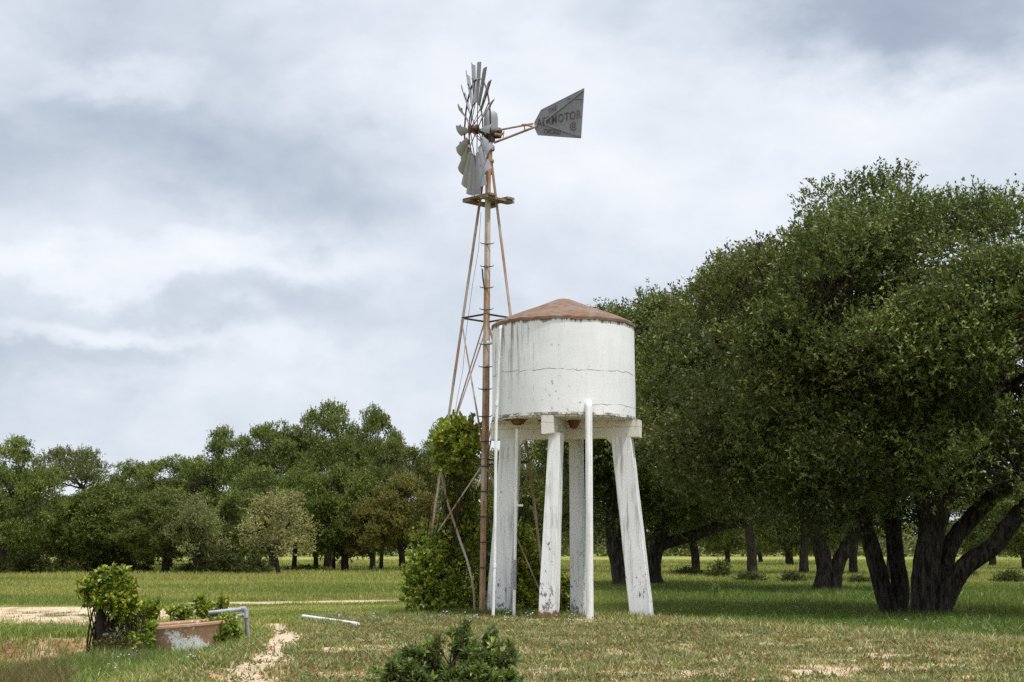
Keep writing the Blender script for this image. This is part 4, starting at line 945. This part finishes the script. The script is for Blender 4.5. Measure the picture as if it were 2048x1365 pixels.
# foreground shrub
Yf = 13.7; bf = np.array([at(905, 1380, Yf)[0], Yf, 0]); bf[2] = tz(bf[0], bf[1])
FL = [Lb(795, 1338, Yf, 26, 22), Lb(828, 1318, Yf, 22, 20), Lb(858, 1305, Yf, 20, 20), Lb(868, 1284, Yf, 10, 10), Lb(790, 1372, Yf, 30, 24), Lb(830, 1350, Yf - .12, 30, 24), Lb(868, 1335, Yf, 22, 20), Lb(850, 1375, Yf - .15, 36, 26), Lb(905, 1362, Yf - .1, 30, 22), Lb(925, 1283, Yf, 18, 18), Lb(912, 1268, Yf, 9, 9), Lb(938, 1262, Yf, 10, 8), Lb(925, 1306, Yf, 24, 18), Lb(948, 1318, Yf - .1, 24, 20), Lb(986, 1296, Yf + .05, 15, 16), Lb(985, 1274, Yf + .05, 12, 16), Lb(978, 1322, Yf, 26, 20), Lb(1003, 1338, Yf, 26, 24), Lb(1026, 1318, Yf, 15, 15), Lb(1018, 1300, Yf, 9, 9), Lb(950, 1348, Yf - .15, 34, 22), Lb(985, 1362, Yf - .12, 34, 24), Lb(1020, 1372, Yf, 26, 22), Lb(930, 1385, Yf - .15, 50, 26), Lb(800, 1400, Yf - .1, 36, 26), Lb(860, 1410, Yf - .15, 40, 26), Lb(1010, 1400, Yf - .1, 40, 26)]
tw = []
for (x, y), (x2, y2) in (((985, 1330), (1026, 1297)), ((860, 1320), (872, 1275)), ((940, 1330), (975, 1290)), ((905, 1330), (928, 1268)), ((800, 1360), (775, 1330)), ((868, 1330), (880, 1272))):
    p, q = at(x, y, Yf - .12), at(x2, y2, Yf - .12); tw.append((bez(p, (p + q) / 2 + rng.normal(size=3) * .03, q, 6), np.linspace(.010, .005, 6)))
clump("broadleaf_shrub", "dark green broadleaf shrub at the bottom centre on the sandy turf", "shrub", bf, FL, 41, 40, .055, 9, .070, .030, "shrub", leafmat="vine", stems=tw, up=.7, fresh=.14, sr=.012, dead=.012, shrink=.72)
b = at(752, 1365, 14.9); b[2] = tz(b[0], b[1])
clump("broadleaf_seedling", "tiny broadleaf seedling just left of the dark foreground shrub", "shrub", b, [Lb(752, 1352, 14.9, 14, 12)], 42, 16, .07, 9, .055, .022, "shrub", leafmat="vine", up=.7, sr=.006)
b = ground_at(1425, 1204); 
clump("seedling", "small upright leafy seedling standing alone in the shaded grass before the oaks", "shrub", b, [Lb(1427, 1186, b[1], 8, 12), Lb(1431, 1176, b[1], 5, 6)], 43, 18, .12, 6, .08, .03, "shrub", up=.8, sr=.010)

#PART3
# ------------------------------------------------------------------ the two big oaks on the right
def rel(base, pts): return [tuple(np.array(at(x, y, Y)) - base) for x, y, Y in pts]
def base_at(px, Y, dz=-.1): p = at(px, 1200, Y); p[2] = tz(p[0], Y); return p
Ya = 35.0; Bo = base_at(1868, Ya)
t3 = rel(Bo, [(1856, 1250, Ya), (1852, 1160, Ya), (1862, 1080, Ya), (1885, 1010, Ya), (1905, 960, Ya)])
t4 = rel(Bo, [(1868, 1250, Ya), (1886, 1160, Ya + .2), (1905, 1085, Ya + .5), (1950, 1030, Ya + .4), (1995, 985, Ya + .2), (2050, 955, Ya)])
t5 = rel(Bo, [(1874, 1250, Ya - .1), (1898, 1185, Ya - .3), (1930, 1135, Ya - .5), (1985, 1095, Ya - .7), (2020, 1050, Ya - .8), (2075, 985, Ya - 1.0)])
t3b = rel(Bo, [(1858, 1110, Ya), (1850, 1020, Ya + .3), (1825, 955, Ya + .5), (1815, 890, Ya + .6)])
K = Ya / F
oakA = tree_parts(101, [(t3, [.37, .33, .30, .24, .2]), (t4, [.22, .20, .20, .20, .19, .17]), (t5, [.26, .23, .22, .21, .2, .18]), (t3b, [.22, .19, .16, .13])],
    np.array(at(1868, 772, Ya)) - Bo, (5.3, 5.3, 5.0), 78, .72, 62, .34, 11, .095, .043, "oak", 2.3, nprim=11, limb_r=.2, bare=60, lowcut=-.75, up=.55, jag=.32, flat=.7, boughs=24, bough_r=1.55, per=10, extra=rel(Bo, [(1790, 1035, Ya + 2.2), (1835, 1050, Ya + 2.6), (1950, 1060, Ya + 3), (1980, 985, Ya - 1.5), (2030, 930, Ya - 2)]))
tree_thing("live_oak", Bo, "huge dark live oak at the right frame edge with one trunk bent low", oakA, group=None)
Yb = 36.2; B1 = base_at(1785, Yb)
t1 = rel(B1, [(1790, 1250, Yb), (1768, 1185, Yb), (1748, 1110, Yb), (1725, 1040, Yb), (1690, 960, Yb)])
t2 = rel(B1, [(1794, 1250, Yb), (1802, 1180, Yb + .1), (1790, 1090, Yb + .2), (1785, 1000, Yb + .2), (1775, 900, Yb + .2)])
oakB = tree_parts(102, [(t1, [.25, .22, .21, .18, .15]), (t2, [.23, .21, .2, .18, .15])],
    np.array(at(1670, 815, Yb)) - B1, (4.1, 4.4, 4.4), 54, .70, 62, .34, 11, .095, .043, "oak", 2.0, nprim=9, limb_r=.18, bare=50, lowcut=-.75, up=.55, jag=.36, flat=.7, boughs=18, bough_r=1.4, per=10, extra=rel(B1, [(1700, 1035, Yb), (1640, 1030, Yb), (1585, 1015, Yb + 1), (1745, 1020, Yb - 1), (1670, 1050, Yb + 2), (1825, 1040, Yb + 1.5)]))
tree_thing("live_oak", B1, "dark live oak with two leaning trunks just left of the bent trunk oak", oakB)
# middle distance oaks
Yc = 55.0; B2 = base_at(1650, Yc); Kc = Yc / F
tA = rel(B2, [(1645, 1185, Yc), (1650, 1140, Yc), (1640, 1090, Yc), (1615, 1030, Yc), (1590, 960, Yc)])
tB = rel(B2, [(1668, 1185, Yc), (1672, 1140, Yc), (1700, 1085, Yc), (1740, 1040, Yc)])
oakC = tree_parts(103, [(tA, [.36, .30, .29, .26, .22]), (tB, [.30, .27, .25, .2])], np.array(at(1560, 830, Yc)) - B2, (5.7, 4.8, 5.7), 72, .85, 58, .42, 11, .125, .058, "oak", 2.4, nprim=10, limb_r=.24, bare=40, lowcut=-.7, up=.5, jag=.36, flat=.7, boughs=20, bough_r=1.7, per=9, extra=rel(B2, [(1520, 1055, Yc), (1590, 1065, Yc), (1725, 1058, Yc), (1560, 1040, Yc - 2), (1700, 1030, Yc)]))
tree_thing("live_oak", B2, "dark live oak with a V forked trunk standing left of the two leaning trunks", oakC)
Yd = 66.0; B3 = base_at(1315, Yd)
tA = rel(B3, [(1308, 1168, Yd), (1306, 1130, Yd), (1318, 1080, Yd), (1330, 1040, Yd), (1340, 980, Yd)])
tB = rel(B3, [(1312, 1092, Yd), (1385, 1072, Yd), (1440, 1052, Yd), (1490, 1045, Yd), (1540, 1040, Yd)])
oakD = tree_parts(104, [(tA, [.40, .35, .33, .3, .25]), (tB, [.25, .24, .22, .18, .12])], np.array(at(1380, 865, Yd)) - B3, (4.7, 4.6, 5.5), 74, .85, 58, .42, 11, .14, .065, "oak", 1.9, nprim=9, limb_r=.26, bare=28, lowcut=-.85, jag=.36, flat=.7, boughs=18, bough_r=1.6, per=9, extra=rel(B3, [(1360, 1052, Yd), (1440, 1040, Yd), (1290, 1062, Yd), (1400, 1055, Yd + 2)]))
tree_thing("live_oak", B3, "live oak right behind the tank's right leg with a long limb arching sideways", oakD)
Ye = 62.0; B4 = base_at(1240, Ye)
tA = rel(B4, [(1245, 1180, Ye), (1238, 1130, Ye), (1228, 1080, Ye), (1225, 1000, Ye)])
oakE = tree_parts(105, [(tA, [.40, .36, .34, .26])], np.array(at(1268, 842, Ye)) - B4, (4.0, 4.2, 4.8), 58, .85, 58, .64, 11, .14, .065, "oak", 1.8, nprim=8, limb_r=.24, bare=20, lowcut=-.85, jag=.36, flat=.7, boughs=15, bough_r=1.5, per=9, extra=rel(B4, [(1215, 1062, Ye), (1262, 1068, Ye), (1190, 1050, Ye)]))
tree_thing("live_oak", B4, "live oak directly behind the tank's right side with a straight stout trunk", oakE)

# the next oak along, its crown just beyond the right frame edge: it shades the foot of the rise
B5 = np.array([14.7, 20.9, tz(14.7, 20.9)])
oakF = tree_parts(106, [([(0, 0, -.2), (.1, .1, 1.5), (-.2, .2, 3.0)], [.45, .4, .34])], (0, 0.2, 6.6), (4.5, 4.6, 4.2), 80, 1.2, 60, .6, 10, .15, .07, "oak", 2.8, nprim=8, limb_r=.22, gap=.04)
tree_thing("live_oak", B5, "oak just outside the right edge whose shade falls over the foot of the rise", oakF)

# ------------------------------------------------------------------ woodland: six kinds grown once, then copied
def std(seed, h, r, th, tr, lean, nl, lobe, pal, zmin, nprim=7, gap=.05, tw=72, L=.145, W=.072, jag=.3, lowcut=-.6, ez=None, flat=.6, tl=.5, fork=True, fresh=.15, lv=10, boughs=0, bough_r=1.5, per=8):
    g = np.random.default_rng(seed); t0 = [(0, 0, -.2), (lean * .3, 0, th * .5), (lean, g.normal() * .1, th)]
    tr_ = [(t0, [tr, tr * .85, tr * .7])]
    if fork: tr_.append(([(lean * .6, 0, th * .75), (lean + r * .25, .2, th * 1.25), (lean + r * .35, .3, th * 1.7)], [tr * .6, tr * .5, tr * .35]))
    ez = (h - zmin) / 2 if ez is None else ez
    return tree_parts(seed, tr_, (lean * .5, 0, h - ez), (r, r * .9, ez), nl, lobe, tw, tl, lv, L, W, pal, zmin, nprim=nprim, gap=gap, jag=jag, lowcut=lowcut, flat=flat, limb_r=tr * .6, fresh=fresh, boughs=boughs, bough_r=bough_r, per=per)
SRC = {
    "broad": lambda: std(201, 10, 5.0, 2.2, .42, .3, 62, .80, "far", .5, lowcut=-.9, tw=40, jag=.35, boughs=17, bough_r=1.6, tl=.38),
    "tall": lambda: std(202, 12, 4.9, 3.0, .40, -.3, 66, .80, "far", 1.6, jag=.4, lowcut=-.8, tw=40, boughs=17, bough_r=1.6, tl=.38),
    "open": lambda: std(203, 10, 3.6, 4.0, .30, .2, 46, .95, "grey", 5.4, lowcut=-.25, gap=.15, tw=52, jag=.25, flat=.6),
    "slim": lambda: std(204, 8, 2.6, 2.6, .26, .25, 36, .9, "light", 2.0, fork=False),
    "yellow": lambda: std(205, 5, 2.3, 1.6, .15, .5, 44, .5, "yellow", .6, tw=30, L=.11, W=.06, jag=.5, gap=.25, tl=.5),
    "pale": lambda: std(215, 5, 2.3, 1.6, .15, -.4, 44, .5, "pale", .6, tw=32, L=.11, W=.06, jag=.5, gap=.25, tl=.5),
    "olive": lambda: std(206, 7, 3.0, 1.8, .24, -.2, 40, .66, "olive", .9, tw=38, boughs=11, bough_r=1.1, tl=.34),
    "round": lambda: std(207, 6, 3.2, 1.4, .34, .15, 44, .66, "light", .4, lowcut=-.9, tw=38, boughs=12, bough_r=1.15, tl=.34),
}
PROTO = {}
NAMES = {"broad": "oak_tree", "tall": "oak_tree", "open": "open_oak", "slim": "slim_oak", "yellow": "yellow_tree", "pale": "yellow_tree", "olive": "olive_green_tree", "round": "round_oak"}
BASEH = {"broad": 10, "tall": 12, "open": 10, "slim": 8, "yellow": 5, "pale": 5, "olive": 7, "round": 6}; BASER = {"broad": 4.6, "tall": 4.3, "open": 3.6, "slim": 2.6, "yellow": 2.3, "pale": 2.3, "olive": 2.8, "round": 3.0}
def place(kind, px, Y, top, hw, rot, label, group):
    """px: trunk, top: crown top and hw: crown half width as the photo shows them"""
    p = at(px, 1140, Y); p[2] = 0; k = Y / F; H = (1098 - top) * k + EYE; r = hw * k * (1.18 if kind in ('broad', 'tall', 'round') else 1.0)
    sz = H / (BASEH[kind] * 1.045); sx = r / (BASER[kind] * 1.13)
    if kind not in PROTO:
        PROTO[kind] = tree_thing(NAMES[kind], tuple(p), label, SRC[kind](), group=group); o = PROTO[kind]; o.rotation_euler = (0, 0, rot); o.scale = (sx, sx, sz)
    else: o = copy_tree(PROTO[kind], tuple(p), rot, (sx, sx, sz), label, group)
    return o
GL = "woodland trees along the far side of the meadow"
rows = [
    ("broad", 2, 90, 878, 88, 0.3, "dense dark oak at the far left edge of the photo beside the open crowned oak"),
    ("open", 130, 122, 897, 84, 0.0, "open grey green oak with bare limbs and sky showing through its crown"),
    ("broad", 66, 99, 985, 76, 2.2, "low dark oak under the open crowned oak, beside the far left oak"),
    ("round", 190, 95, 982, 84, 0.6, "rounded lighter green oak left of the thick single trunk oak"),
    ("broad", 330, 92, 978, 92, 1.2, "oak with one thick dark trunk standing forward of the wood near the yellow trees"),
    ("tall", 262, 116, 918, 66, 2.6, "upright oak with a small domed top behind the rounded lighter oak"),
    ("tall", 338, 114, 908, 70, 4.4, "upright oak rising behind the thick single trunk oak"),
    ("broad", 455, 112, 862, 80, 3.4, "tall dense oak with a spiky left shoulder above the pale yellow tree"),
    ("tall", 545, 114, 838, 84, 5.4, "tall dark oak directly above and behind the larger yellow tree"),
    ("broad", 505, 98, 940, 84, 4.8, "dark low oak filling the space between and behind the two yellow trees"),
    ("broad", 655, 117, 808, 92, 0.9, "tallest oak of the far wood, with a broad domed crown"),
    ("tall", 745, 120, 806, 58, 3.0, "tall loose topped oak right of the tallest domed oak"),
    ("slim", 588, 106, 930, 60, 1.0, "slim green oak rising just right of the larger yellow tree"),
    ("slim", 632, 104, 955, 60, 2.4, "slim green oak second right of the larger yellow tree, below the tallest oak"),
    ("round", 690, 101, 945, 74, 3.9, "round bright green oak below the tallest domed oak"),
    ("slim", 668, 103, 1020, 44, 4.4, "short slim oak with low boughs in front of the round bright green oak"),
    ("olive", 806, 100, 948, 66, 0.0, "olive yellow round topped tree next to the vine clad windmill leg"),
    ("olive", 742, 99, 1000, 52, 2.2, "small olive green tree between the bright round oak and the olive yellow tree"),
    ("broad", 805, 112, 886, 76, 2.8, "dark oak on the falling right shoulder of the far wood above the olive trees"),
    ("slim", 762, 106, 985, 50, 5.2, "slim oak with a leaning trunk between the two olive green trees"),
    ("tall", 898, 125, 838, 62, 1.5, "tall oak whose top peers out behind the vine on the windmill"),
    ("broad", 968, 108, 905, 76, 5.8, "oak seen behind the windmill's front leg"),
    ("broad", 1065, 100, 880, 88, 0.1, "oak seen under the tank between the left and front legs"),
    ("tall", 1150, 96, 862, 76, 3.7, "oak seen under the tank between the front and right legs"),
    ("slim", 1108, 110, 960, 60, 3.0, "slim oak seen low between the front and rear tank legs"),
]
for k, px, Y, top, hw, rot, lab in rows: place(k, px, Y, top, hw, rot, lab, GL)
place("pale", 395, 90, 990, 66, 0.4, "dull olive yellow tree, smaller and dimmer of the two yellow trees", "yellow flowering trees")
place("yellow", 558, 86, 985, 88, 2.5, "pale yellow tree, the larger and brighter of the two before the dark wood", "yellow flowering trees")
for k, px, Y, top, hw, rot, lab in [
    ("broad", 20, 138, 985, 100, 1.9, "dim background oak low behind the far left dark oak"), ("broad", 120, 142, 995, 100, 0.2, "dim background oak low behind the open crowned oak"),
    ("broad", 215, 136, 980, 100, 3.3, "dim background oak low behind the rounded lighter oak"), ("broad", 300, 140, 985, 100, 5.0, "dim background oak low behind the thick single trunk oak"),
    ("broad", 395, 134, 975, 100, 2.7, "dim background oak low behind the smaller yellow tree"), ("broad", 480, 138, 980, 90, 0.9, "dim background oak low between the two yellow trees"),
    ("broad", 165, 108, 1000, 80, 4.1, "low shaded oak in the middle of the wood under the open crowned oak"), ("broad", 262, 105, 1005, 76, 5.6, "low shaded oak between the rounded oak and the thick trunk oak"),
    ]: place(k, px, Y, top, hw, rot, lab, GL)
GR = "oaks standing behind the big oaks on the right"
for k, px, Y, top, hw, rot, lab in [
    ("tall", 1505, 84, 640, 110, 0.7, "dark twin trunk oak seen between the arching limb and the V forked oak"),
    ("broad", 1392, 92, 800, 100, 2.0, "oak with a thin dark trunk under the long arching limb"),
    ("tall", 1608, 88, 660, 100, 4.0, "oak with a straight dark trunk just left of the V forked oak"),
    ("broad", 1706, 90, 760, 100, 5.1, "oak with a slender trunk between the V forked oak and the two leaning trunks"),
    ("broad", 1455, 150, 985, 60, 1.1, "far sunlit oak seen small beneath the arching limb"),
    ("broad", 1522, 165, 1000, 52, 3.1, "far oak seen small right of the one beneath the arching limb"),
    ("broad", 1290, 120, 900, 90, 4.2, "far oak low behind the tank's right leg"),
    ("tall", 1780, 75, 700, 90, 2.9, "shadowed oak behind the gap between the leaning trunks and the bent trunk oak"),
    ("broad", 1580, 140, 960, 90, 3.9, "far oak dimly seen left of the V forked trunk"),
    ("broad", 1655, 150, 970, 80, 1.4, "far oak dimly seen behind the V forked trunk"),
    ("broad", 1985, 130, 960, 80, 0.8, "far bright oak seen under the bent low limb at the right"),
    ("broad", 2052, 110, 940, 80, 2.4, "far oak at the right frame edge beyond the bent limb"),
    ]: place(k, px, Y, top, hw, rot, lab, GR)

# undergrowth bushes below the woods (one grown, copied)
def bush(px, Y, w, h, lab, grp, first=[None], rot=0.0):
    p = at(px, 1140, Y); p[2] = 0; k = Y / F
    if first[0] is None:
        rng = np.random.default_rng(77); lob = [(x, y, z, .75, .7, .6) for x, y, z in ((0, 0, .6), (.8, .1, .5), (-.8, .2, .5), (.4, -.4, .4), (-.4, -.3, .5), (.2, .3, 1.), (-.3, .1, 1.05), (1.2, 0, .3), (-1.25, 0, .3))]
        first[0] = clump("undergrowth_bush", lab, "bush", np.zeros(3), lob, 77, 60, .5, 9, .15, .07, "brush", leafmat="leaf", fresh=.2, dead=.03, group=grp, sr=.02); o = first[0]
    else: o = copy_tree(first[0], (0, 0, 0), 0, (1, 1, 1), lab, grp)
    o.location = tuple(p); o.scale = (w * k / 1.9, w * k / 1.9, h * k / 1.65); o.rotation_euler = (0, 0, rot); return o
GB = "dark bushes under the trees"
for px, Y, w, h, lab in [
    (450, 90, 60, 52, "wide dark bush on the meadow edge between the two yellow trees"), (515, 91, 44, 40, "dark bush directly under the larger yellow tree's left side"), (290, 93, 22, 22, "small dark bush left of the thick single oak trunk"),
    (75, 91, 60, 46, "dark bush right of the far left oak's foot"), (165, 93, 56, 40, "dark bush under the left edge of the rounded lighter oak"), (225, 94, 54, 42, "dark bush under the rounded lighter oak"), (258, 97, 44, 34, "dark bush between the rounded oak and the thick trunk oak"), (5, 89, 40, 34, "dark bush at the very left frame edge"),
    (405, 92, 44, 46, "dark bush directly under the smaller yellow tree"),
    (372, 95, 36, 20, "low dark bush right of the thick single oak trunk"), (40, 93, 60, 34, "dark bush under the far left oak"), (130, 96, 50, 24, "low dark bush under the open crowned oak"), (610, 100, 60, 16, "low brush strip right of the larger yellow tree"),
    (1440, 80, 40, 36, "dark round bush beneath the arching limb"), (1500, 74, 44, 20, "tangled bush around the twin trunk oak"), (1585, 72, 34, 22, "tangled bush left of the V forked trunk"), (1720, 68, 40, 18, "low bush right of the V forked trunk"),
    (1375, 86, 40, 20, "low dark bush just right of the tank's right leg in the shade"), (2020, 70, 40, 26, "small bush in the sunny grass at the right frame edge"), (1940, 82, 26, 18, "small bush beyond the bent low limb")]:
    bush(px, Y, w, h, lab, GB, rot=px * .37)
# far-off wood closing the horizon
rng = np.random.default_rng(88); n = 2600
an = rng.uniform(R_(-27), R_(27), n); ds = rng.uniform(300, 420, n); hh = 3.0 + 9 * fbm(an * 40, an * 0, 5, 4) * (0.7 + .3 * rng.random(n))
lob = np.stack([np.sin(an) * ds, np.cos(an) * ds, hh * (.1 + .85 * rng.random(n))], -1); rad = np.stack([np.full(n, 2.6), np.full(n, 2.6), np.full(n, 1.6)], -1)
lf = twig_leaves(lob, rad, rng, 9, 1.3, 6, .85, .5, "grey", up=.3)
tag(link("distant_woods", leaf_mesh("distant_woods", lf), M["leaf"]), "hazy green woods closing the horizon", "woods", None, "stuff")

# ------------------------------------------------------------------ grass
def scatter(n, x0, x1, y0, y1, rng, wedge=.37):
    y = y0 + (y1 - y0) * rng.random(n) ** 1.0; hw = y * wedge + 1.0
    x = np.clip(rng.uniform(-1, 1, n) * hw, x0, x1); return x, y
def blades(name, lab, x, y, h, w, rng, col, lean=.35, kind="stuff", cat="grass"):
    n = len(x); z = terr(x, y) * np.where(y > 150, 0, 1) - .01; a = rng.random(n) * 2 * np.pi; s = np.stack([np.cos(a), np.sin(a), 0 * a], -1)
    tip = np.stack([rng.normal(size=n) * lean * h, rng.normal(size=n) * lean * h, h], -1); P = np.stack([x, y, z], -1)
    mid = P + tip * .55 * np.array([.6, .6, 1]) ; w = w[:, None]
    V = np.stack([P - s * w * .5, P + s * w * .5, mid + s * w * .38, mid - s * w * .38, P + tip], 1).reshape(-1, 3)
    b = np.arange(n)[:, None] * 5
    me = np_mesh(name, V, [b + np.array([[0, 1, 2, 3]]), b + np.array([[3, 2, 4]])], np.repeat(col, 5, 0))
    return tag(link(name, me, M["blade"]), lab, cat, None, kind)
def bare(x, y):
    face, wash = bankmask(x, y)
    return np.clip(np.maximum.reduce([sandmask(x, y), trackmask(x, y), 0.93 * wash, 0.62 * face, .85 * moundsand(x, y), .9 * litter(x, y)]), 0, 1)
rng = np.random.default_rng(500)
def grass_col(x, y, rng, tips=.0):
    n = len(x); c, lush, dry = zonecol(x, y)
    c = c * np.array([1.06, 1.05, .94])
    r = rng.random(n)
    straw = np.array([.56, .48, .29]); c = np.where((r < .07 + .26 * dry)[:, None], lerp(c, np.broadcast_to(straw, c.shape), np.full(n, .75)), c)
    red = np.array([.27, .12, .05]); c = np.where(((r > .90) & (rng.random(n) < dry))[:, None], red, c)
    g2 = np.array([.13, .20, .035]); c = np.where(((r > .5) & (r < .66 - .06 * dry))[:, None], lerp(c, np.broadcast_to(g2, c.shape), np.full(n, .6)), c)
    blue = np.array([.13, .165, .085]); pt = fbm(x * 1.1 + 30, y * 1.1, 95, 3); c = lerp(c, np.broadcast_to(blue, c.shape), .5 * dry * sst(.5, .65, pt))
    return c * (.6 + .8 * rng.random(n))[:, None], lush, dry
# near turf
n = 430000; x, y = scatter(n, -60, 60, 12.5, 33, rng); c, lush, dry = grass_col(x, y, rng)
tuft = fbm(x * 4, y * 4, 96, 3)
hgt = .035 + .075 * (1 - dry) * (1 - mound(x, y) * .45) + .06 * lush * (1 - mound(x, y)) + .03 * rng.random(n); hgt = hgt * (.55 + .9 * tuft) * (.6 + .7 * rng.random(n))
cr = crest(x, y); hgt = hgt + .12 * rng.random(n) ** 3 * ((cr > -1.2) & (cr < .6) & (x > 1.5)) 
hgt = hgt * (1 - .75 * sst(1.0, .6, np.hypot((x + 5.2) / 1.5, (y - 22.4) / 1.0))); keep = rng.random(n) > bare(x, y) * 1.02; keep &= rng.random(n) > .42 * dry * sst(.5, .3, tuft)
blades("grass", "short dry and green turf over the low rise before the water tower", x[keep], y[keep], hgt[keep], (.008 + .007 * rng.random(n))[keep] * (1 + y[keep] / 60), rng, c[keep], .5)
# broad low weeds in the dry turf
n = 90000; x, y = scatter(n, -6, 60, 13, 30, rng); m_ = (rng.random(n) < mound(x, y)) & (rng.random(n) > bare(x, y) * .9) & (fbm(x * 2.3, y * 2.3, 97, 3) > .47)
x, y = x[m_], y[m_]; n = len(x); P = np.stack([x, y, terr(x, y) + .01], -1); P = np.repeat(P, 4, 0) + rng.normal(size=(4 * n, 3)) * np.array([.02, .02, .008])
D = nrm(rng.normal(size=(4 * n, 3)) * np.array([1, 1, .35]) + np.array([0, 0, .75])); pc = np.array([[.15, .20, .055], [.19, .225, .085], [.40, .33, .16], [.12, .165, .045], [.30, .16, .08]])[np.repeat(rng.integers(0, 5, n), 4)] * (.75 + .5 * rng.random(4 * n))[:, None]
lf = leaf_quads(P, D, .045 + .035 * rng.random(4 * n), .014 + .012 * rng.random(4 * n), rng, pc)
tag(link("low_weeds", leaf_mesh("low_weeds", lf), M["blade"]), "small broad leaved weeds scattered through the dry turf", "weeds", None, "stuff")
# meadow
n = 330000; y = 33 / (1 - rng.random(n) * (1 - 33 / 75)); x = rng.uniform(-1, 1, n) * (y * .37 + 1); c, lush, dry = grass_col(x, y, rng); hgt = (.13 + .07 * lush) * (1 - .62 * sst(-1, -3, x) * sst(46, 42.5, y)) * (.5 + .9 * fbm(x * .8, y * .8, 98, 3)) * (.6 + .8 * rng.random(n))
keep = rng.random(n) > bare(x, y)
n2 = 210000; y2 = 75 / (1 - rng.random(n2) * (1 - 75 / 200)); x2 = rng.uniform(-1, 1, n2) * (y2 * .38); c2, l2, d2 = grass_col(x2, y2, rng); h2 = .26 * (.5 + .9 * fbm(x2 * .4, y2 * .4, 99, 3)) * (.6 + .8 * rng.random(n2))
xx = np.concatenate([x[keep], x2]); yy = np.concatenate([y[keep], y2])
blades("meadow_grass", "taller green meadow grass reaching from the tower back to the woods", xx, yy, np.concatenate([hgt[keep], h2]), .010 * yy / 30 * (.7 + .6 * rng.random(len(xx))), rng, np.concatenate([c[keep], c2]), .35)
# rank dry grass in the lower left corner
def tufts(name, lab, spots, per, h, rng, pal, spread, w=.008, lean=.45):
    x = np.repeat(spots[:, 0], per) + rng.normal(size=len(spots) * per) * spread; y = np.repeat(spots[:, 1], per) + rng.normal(size=len(spots) * per) * spread; n = len(x)
    c = np.array(pal)[rng.integers(0, len(pal), n)] * (.7 + .6 * rng.random(n))[:, None]
    return blades(name, lab, x, y, h * (.4 + .8 * rng.random(n)), np.full(n, w) * (.7 + .6 * rng.random(n)), rng, c, lean)
sp = []
while len(sp) < 420:
    px, py = rng.uniform(-60, 150), rng.uniform(1335, 1440); q = gp(px, py, -.1)
    if rng.random() < 1.2 - px / 150: sp.append(q[:2])
tufts("tall_dry_grass", "tall rank brown and green grass in the lower left corner", np.array(sp), 30, .26, rng, [(.22, .15, .07), (.30, .22, .10), (.12, .13, .04), (.16, .10, .05), (.09, .12, .03)], .06)
sp = np.array([gp(rng.uniform(140, 330), rng.uniform(1300, 1350), 0)[:2] for _ in range(130)])
tufts("rank_grass", "green rank grass round the foot of the vine covered post and trough", sp, 30, .24, rng, [(.10, .16, .03), (.13, .19, .04), (.08, .11, .03), (.2, .16, .08)], .05)
sp = np.array([(p[0] + rng.normal() * .3, p[1] + rng.normal() * .2) for px, Y in ((975, 29.9), (1000, 29.7), (850, 30.2), (900, 30.0), (1096, 28.3), (1158, 30.6), (1285, 29.1), (1030, 29.3), (940, 29.8), (1060, 29.2)) for p in [at(px, 1236, Y)] * 14])
tufts("tower_grass", "green grass tufts at the feet of the windmill and tank legs", sp, 40, .16, rng, [(.10, .16, .028), (.13, .19, .035), (.08, .125, .025), (.22, .2, .08)], .09)
sp = []
while len(sp) < 330:
    q = gp(rng.uniform(520, 2060), rng.uniform(1244, 1390), .25)
    if mound(q[0], q[1]) > .3 and fbm(q[0] * .9, q[1] * .9, 111, 3) > .46: sp.append(q[:2])
tufts("weed_tufts", "knee high tufts of weeds and dry stalks standing out of the short turf", np.array(sp), 22, .13, rng, [(.16, .21, .06), (.22, .26, .09), (.13, .17, .05), (.42, .36, .18), (.30, .22, .10), (.50, .44, .26)], .07, .009, .5)
# pale wildflowers
def flowers():
    P = []
    for x0, x1, y0, y1, k in ((1320, 1650, 1212, 1248, 24), (1500, 2040, 1225, 1268, 26), (1800, 2040, 1255, 1285, 14), (1230, 1420, 1195, 1236, 10), (820, 1300, 1222, 1256, 20), (1000, 1160, 1240, 1258, 8), (210, 520, 1285, 1365, 9), (560, 800, 1215, 1250, 8)):
        for _ in range(k):
            g = ground_at(rng.uniform(x0, x1), rng.uniform(y0, y1)); 
            for _ in range(rng.integers(1, 5)): P.append(g + np.array([rng.normal() * .06, rng.normal() * .06, .10 + .10 * rng.random()]))
    P = np.array(P); n = len(P); P5 = np.repeat(P, 5, 0); an = np.tile(np.arange(5) * 1.2566, n) + np.repeat(rng.random(n) * 6, 5)
    tl = rng.normal(size=(n, 3)) * .3; D = nrm(np.stack([np.cos(an), np.sin(an), .25 + 0 * an], -1) + np.repeat(tl, 5, 0)); col = np.array([[.62, .64, .78], [.72, .72, .78], [.45, .46, .72]])[np.repeat(rng.integers(0, 3, n), 5)]
    lf = leaf_quads(P5, D, np.full(5 * n, .021), np.full(5 * n, .015), rng, col)
    tag(link("wildflowers", leaf_mesh("wildflowers", lf), M["flower"]), "small pale blue white wildflowers dotted over the turf", "flowers", None, "stuff")
flowers()
# a few dry seed stalks standing out of the turf along the rise
scene.view_settings.view_transform = "Standard"; scene.view_settings.look = "None"; scene.view_settings.exposure = 0.2; scene.view_settings.gamma = 1.0
scene.render.engine = "CYCLES"; scene.cycles.max_bounces = 5; scene.cycles.diffuse_bounces = 3; scene.cycles.glossy_bounces = 2; scene.cycles.transmission_bounces = 3; scene.cycles.transparent_max_bounces = 4
scene.cycles.caustics_reflective = False; scene.cycles.caustics_refractive = False; scene.cycles.use_denoising = False; scene.cycles.use_adaptive_sampling = False
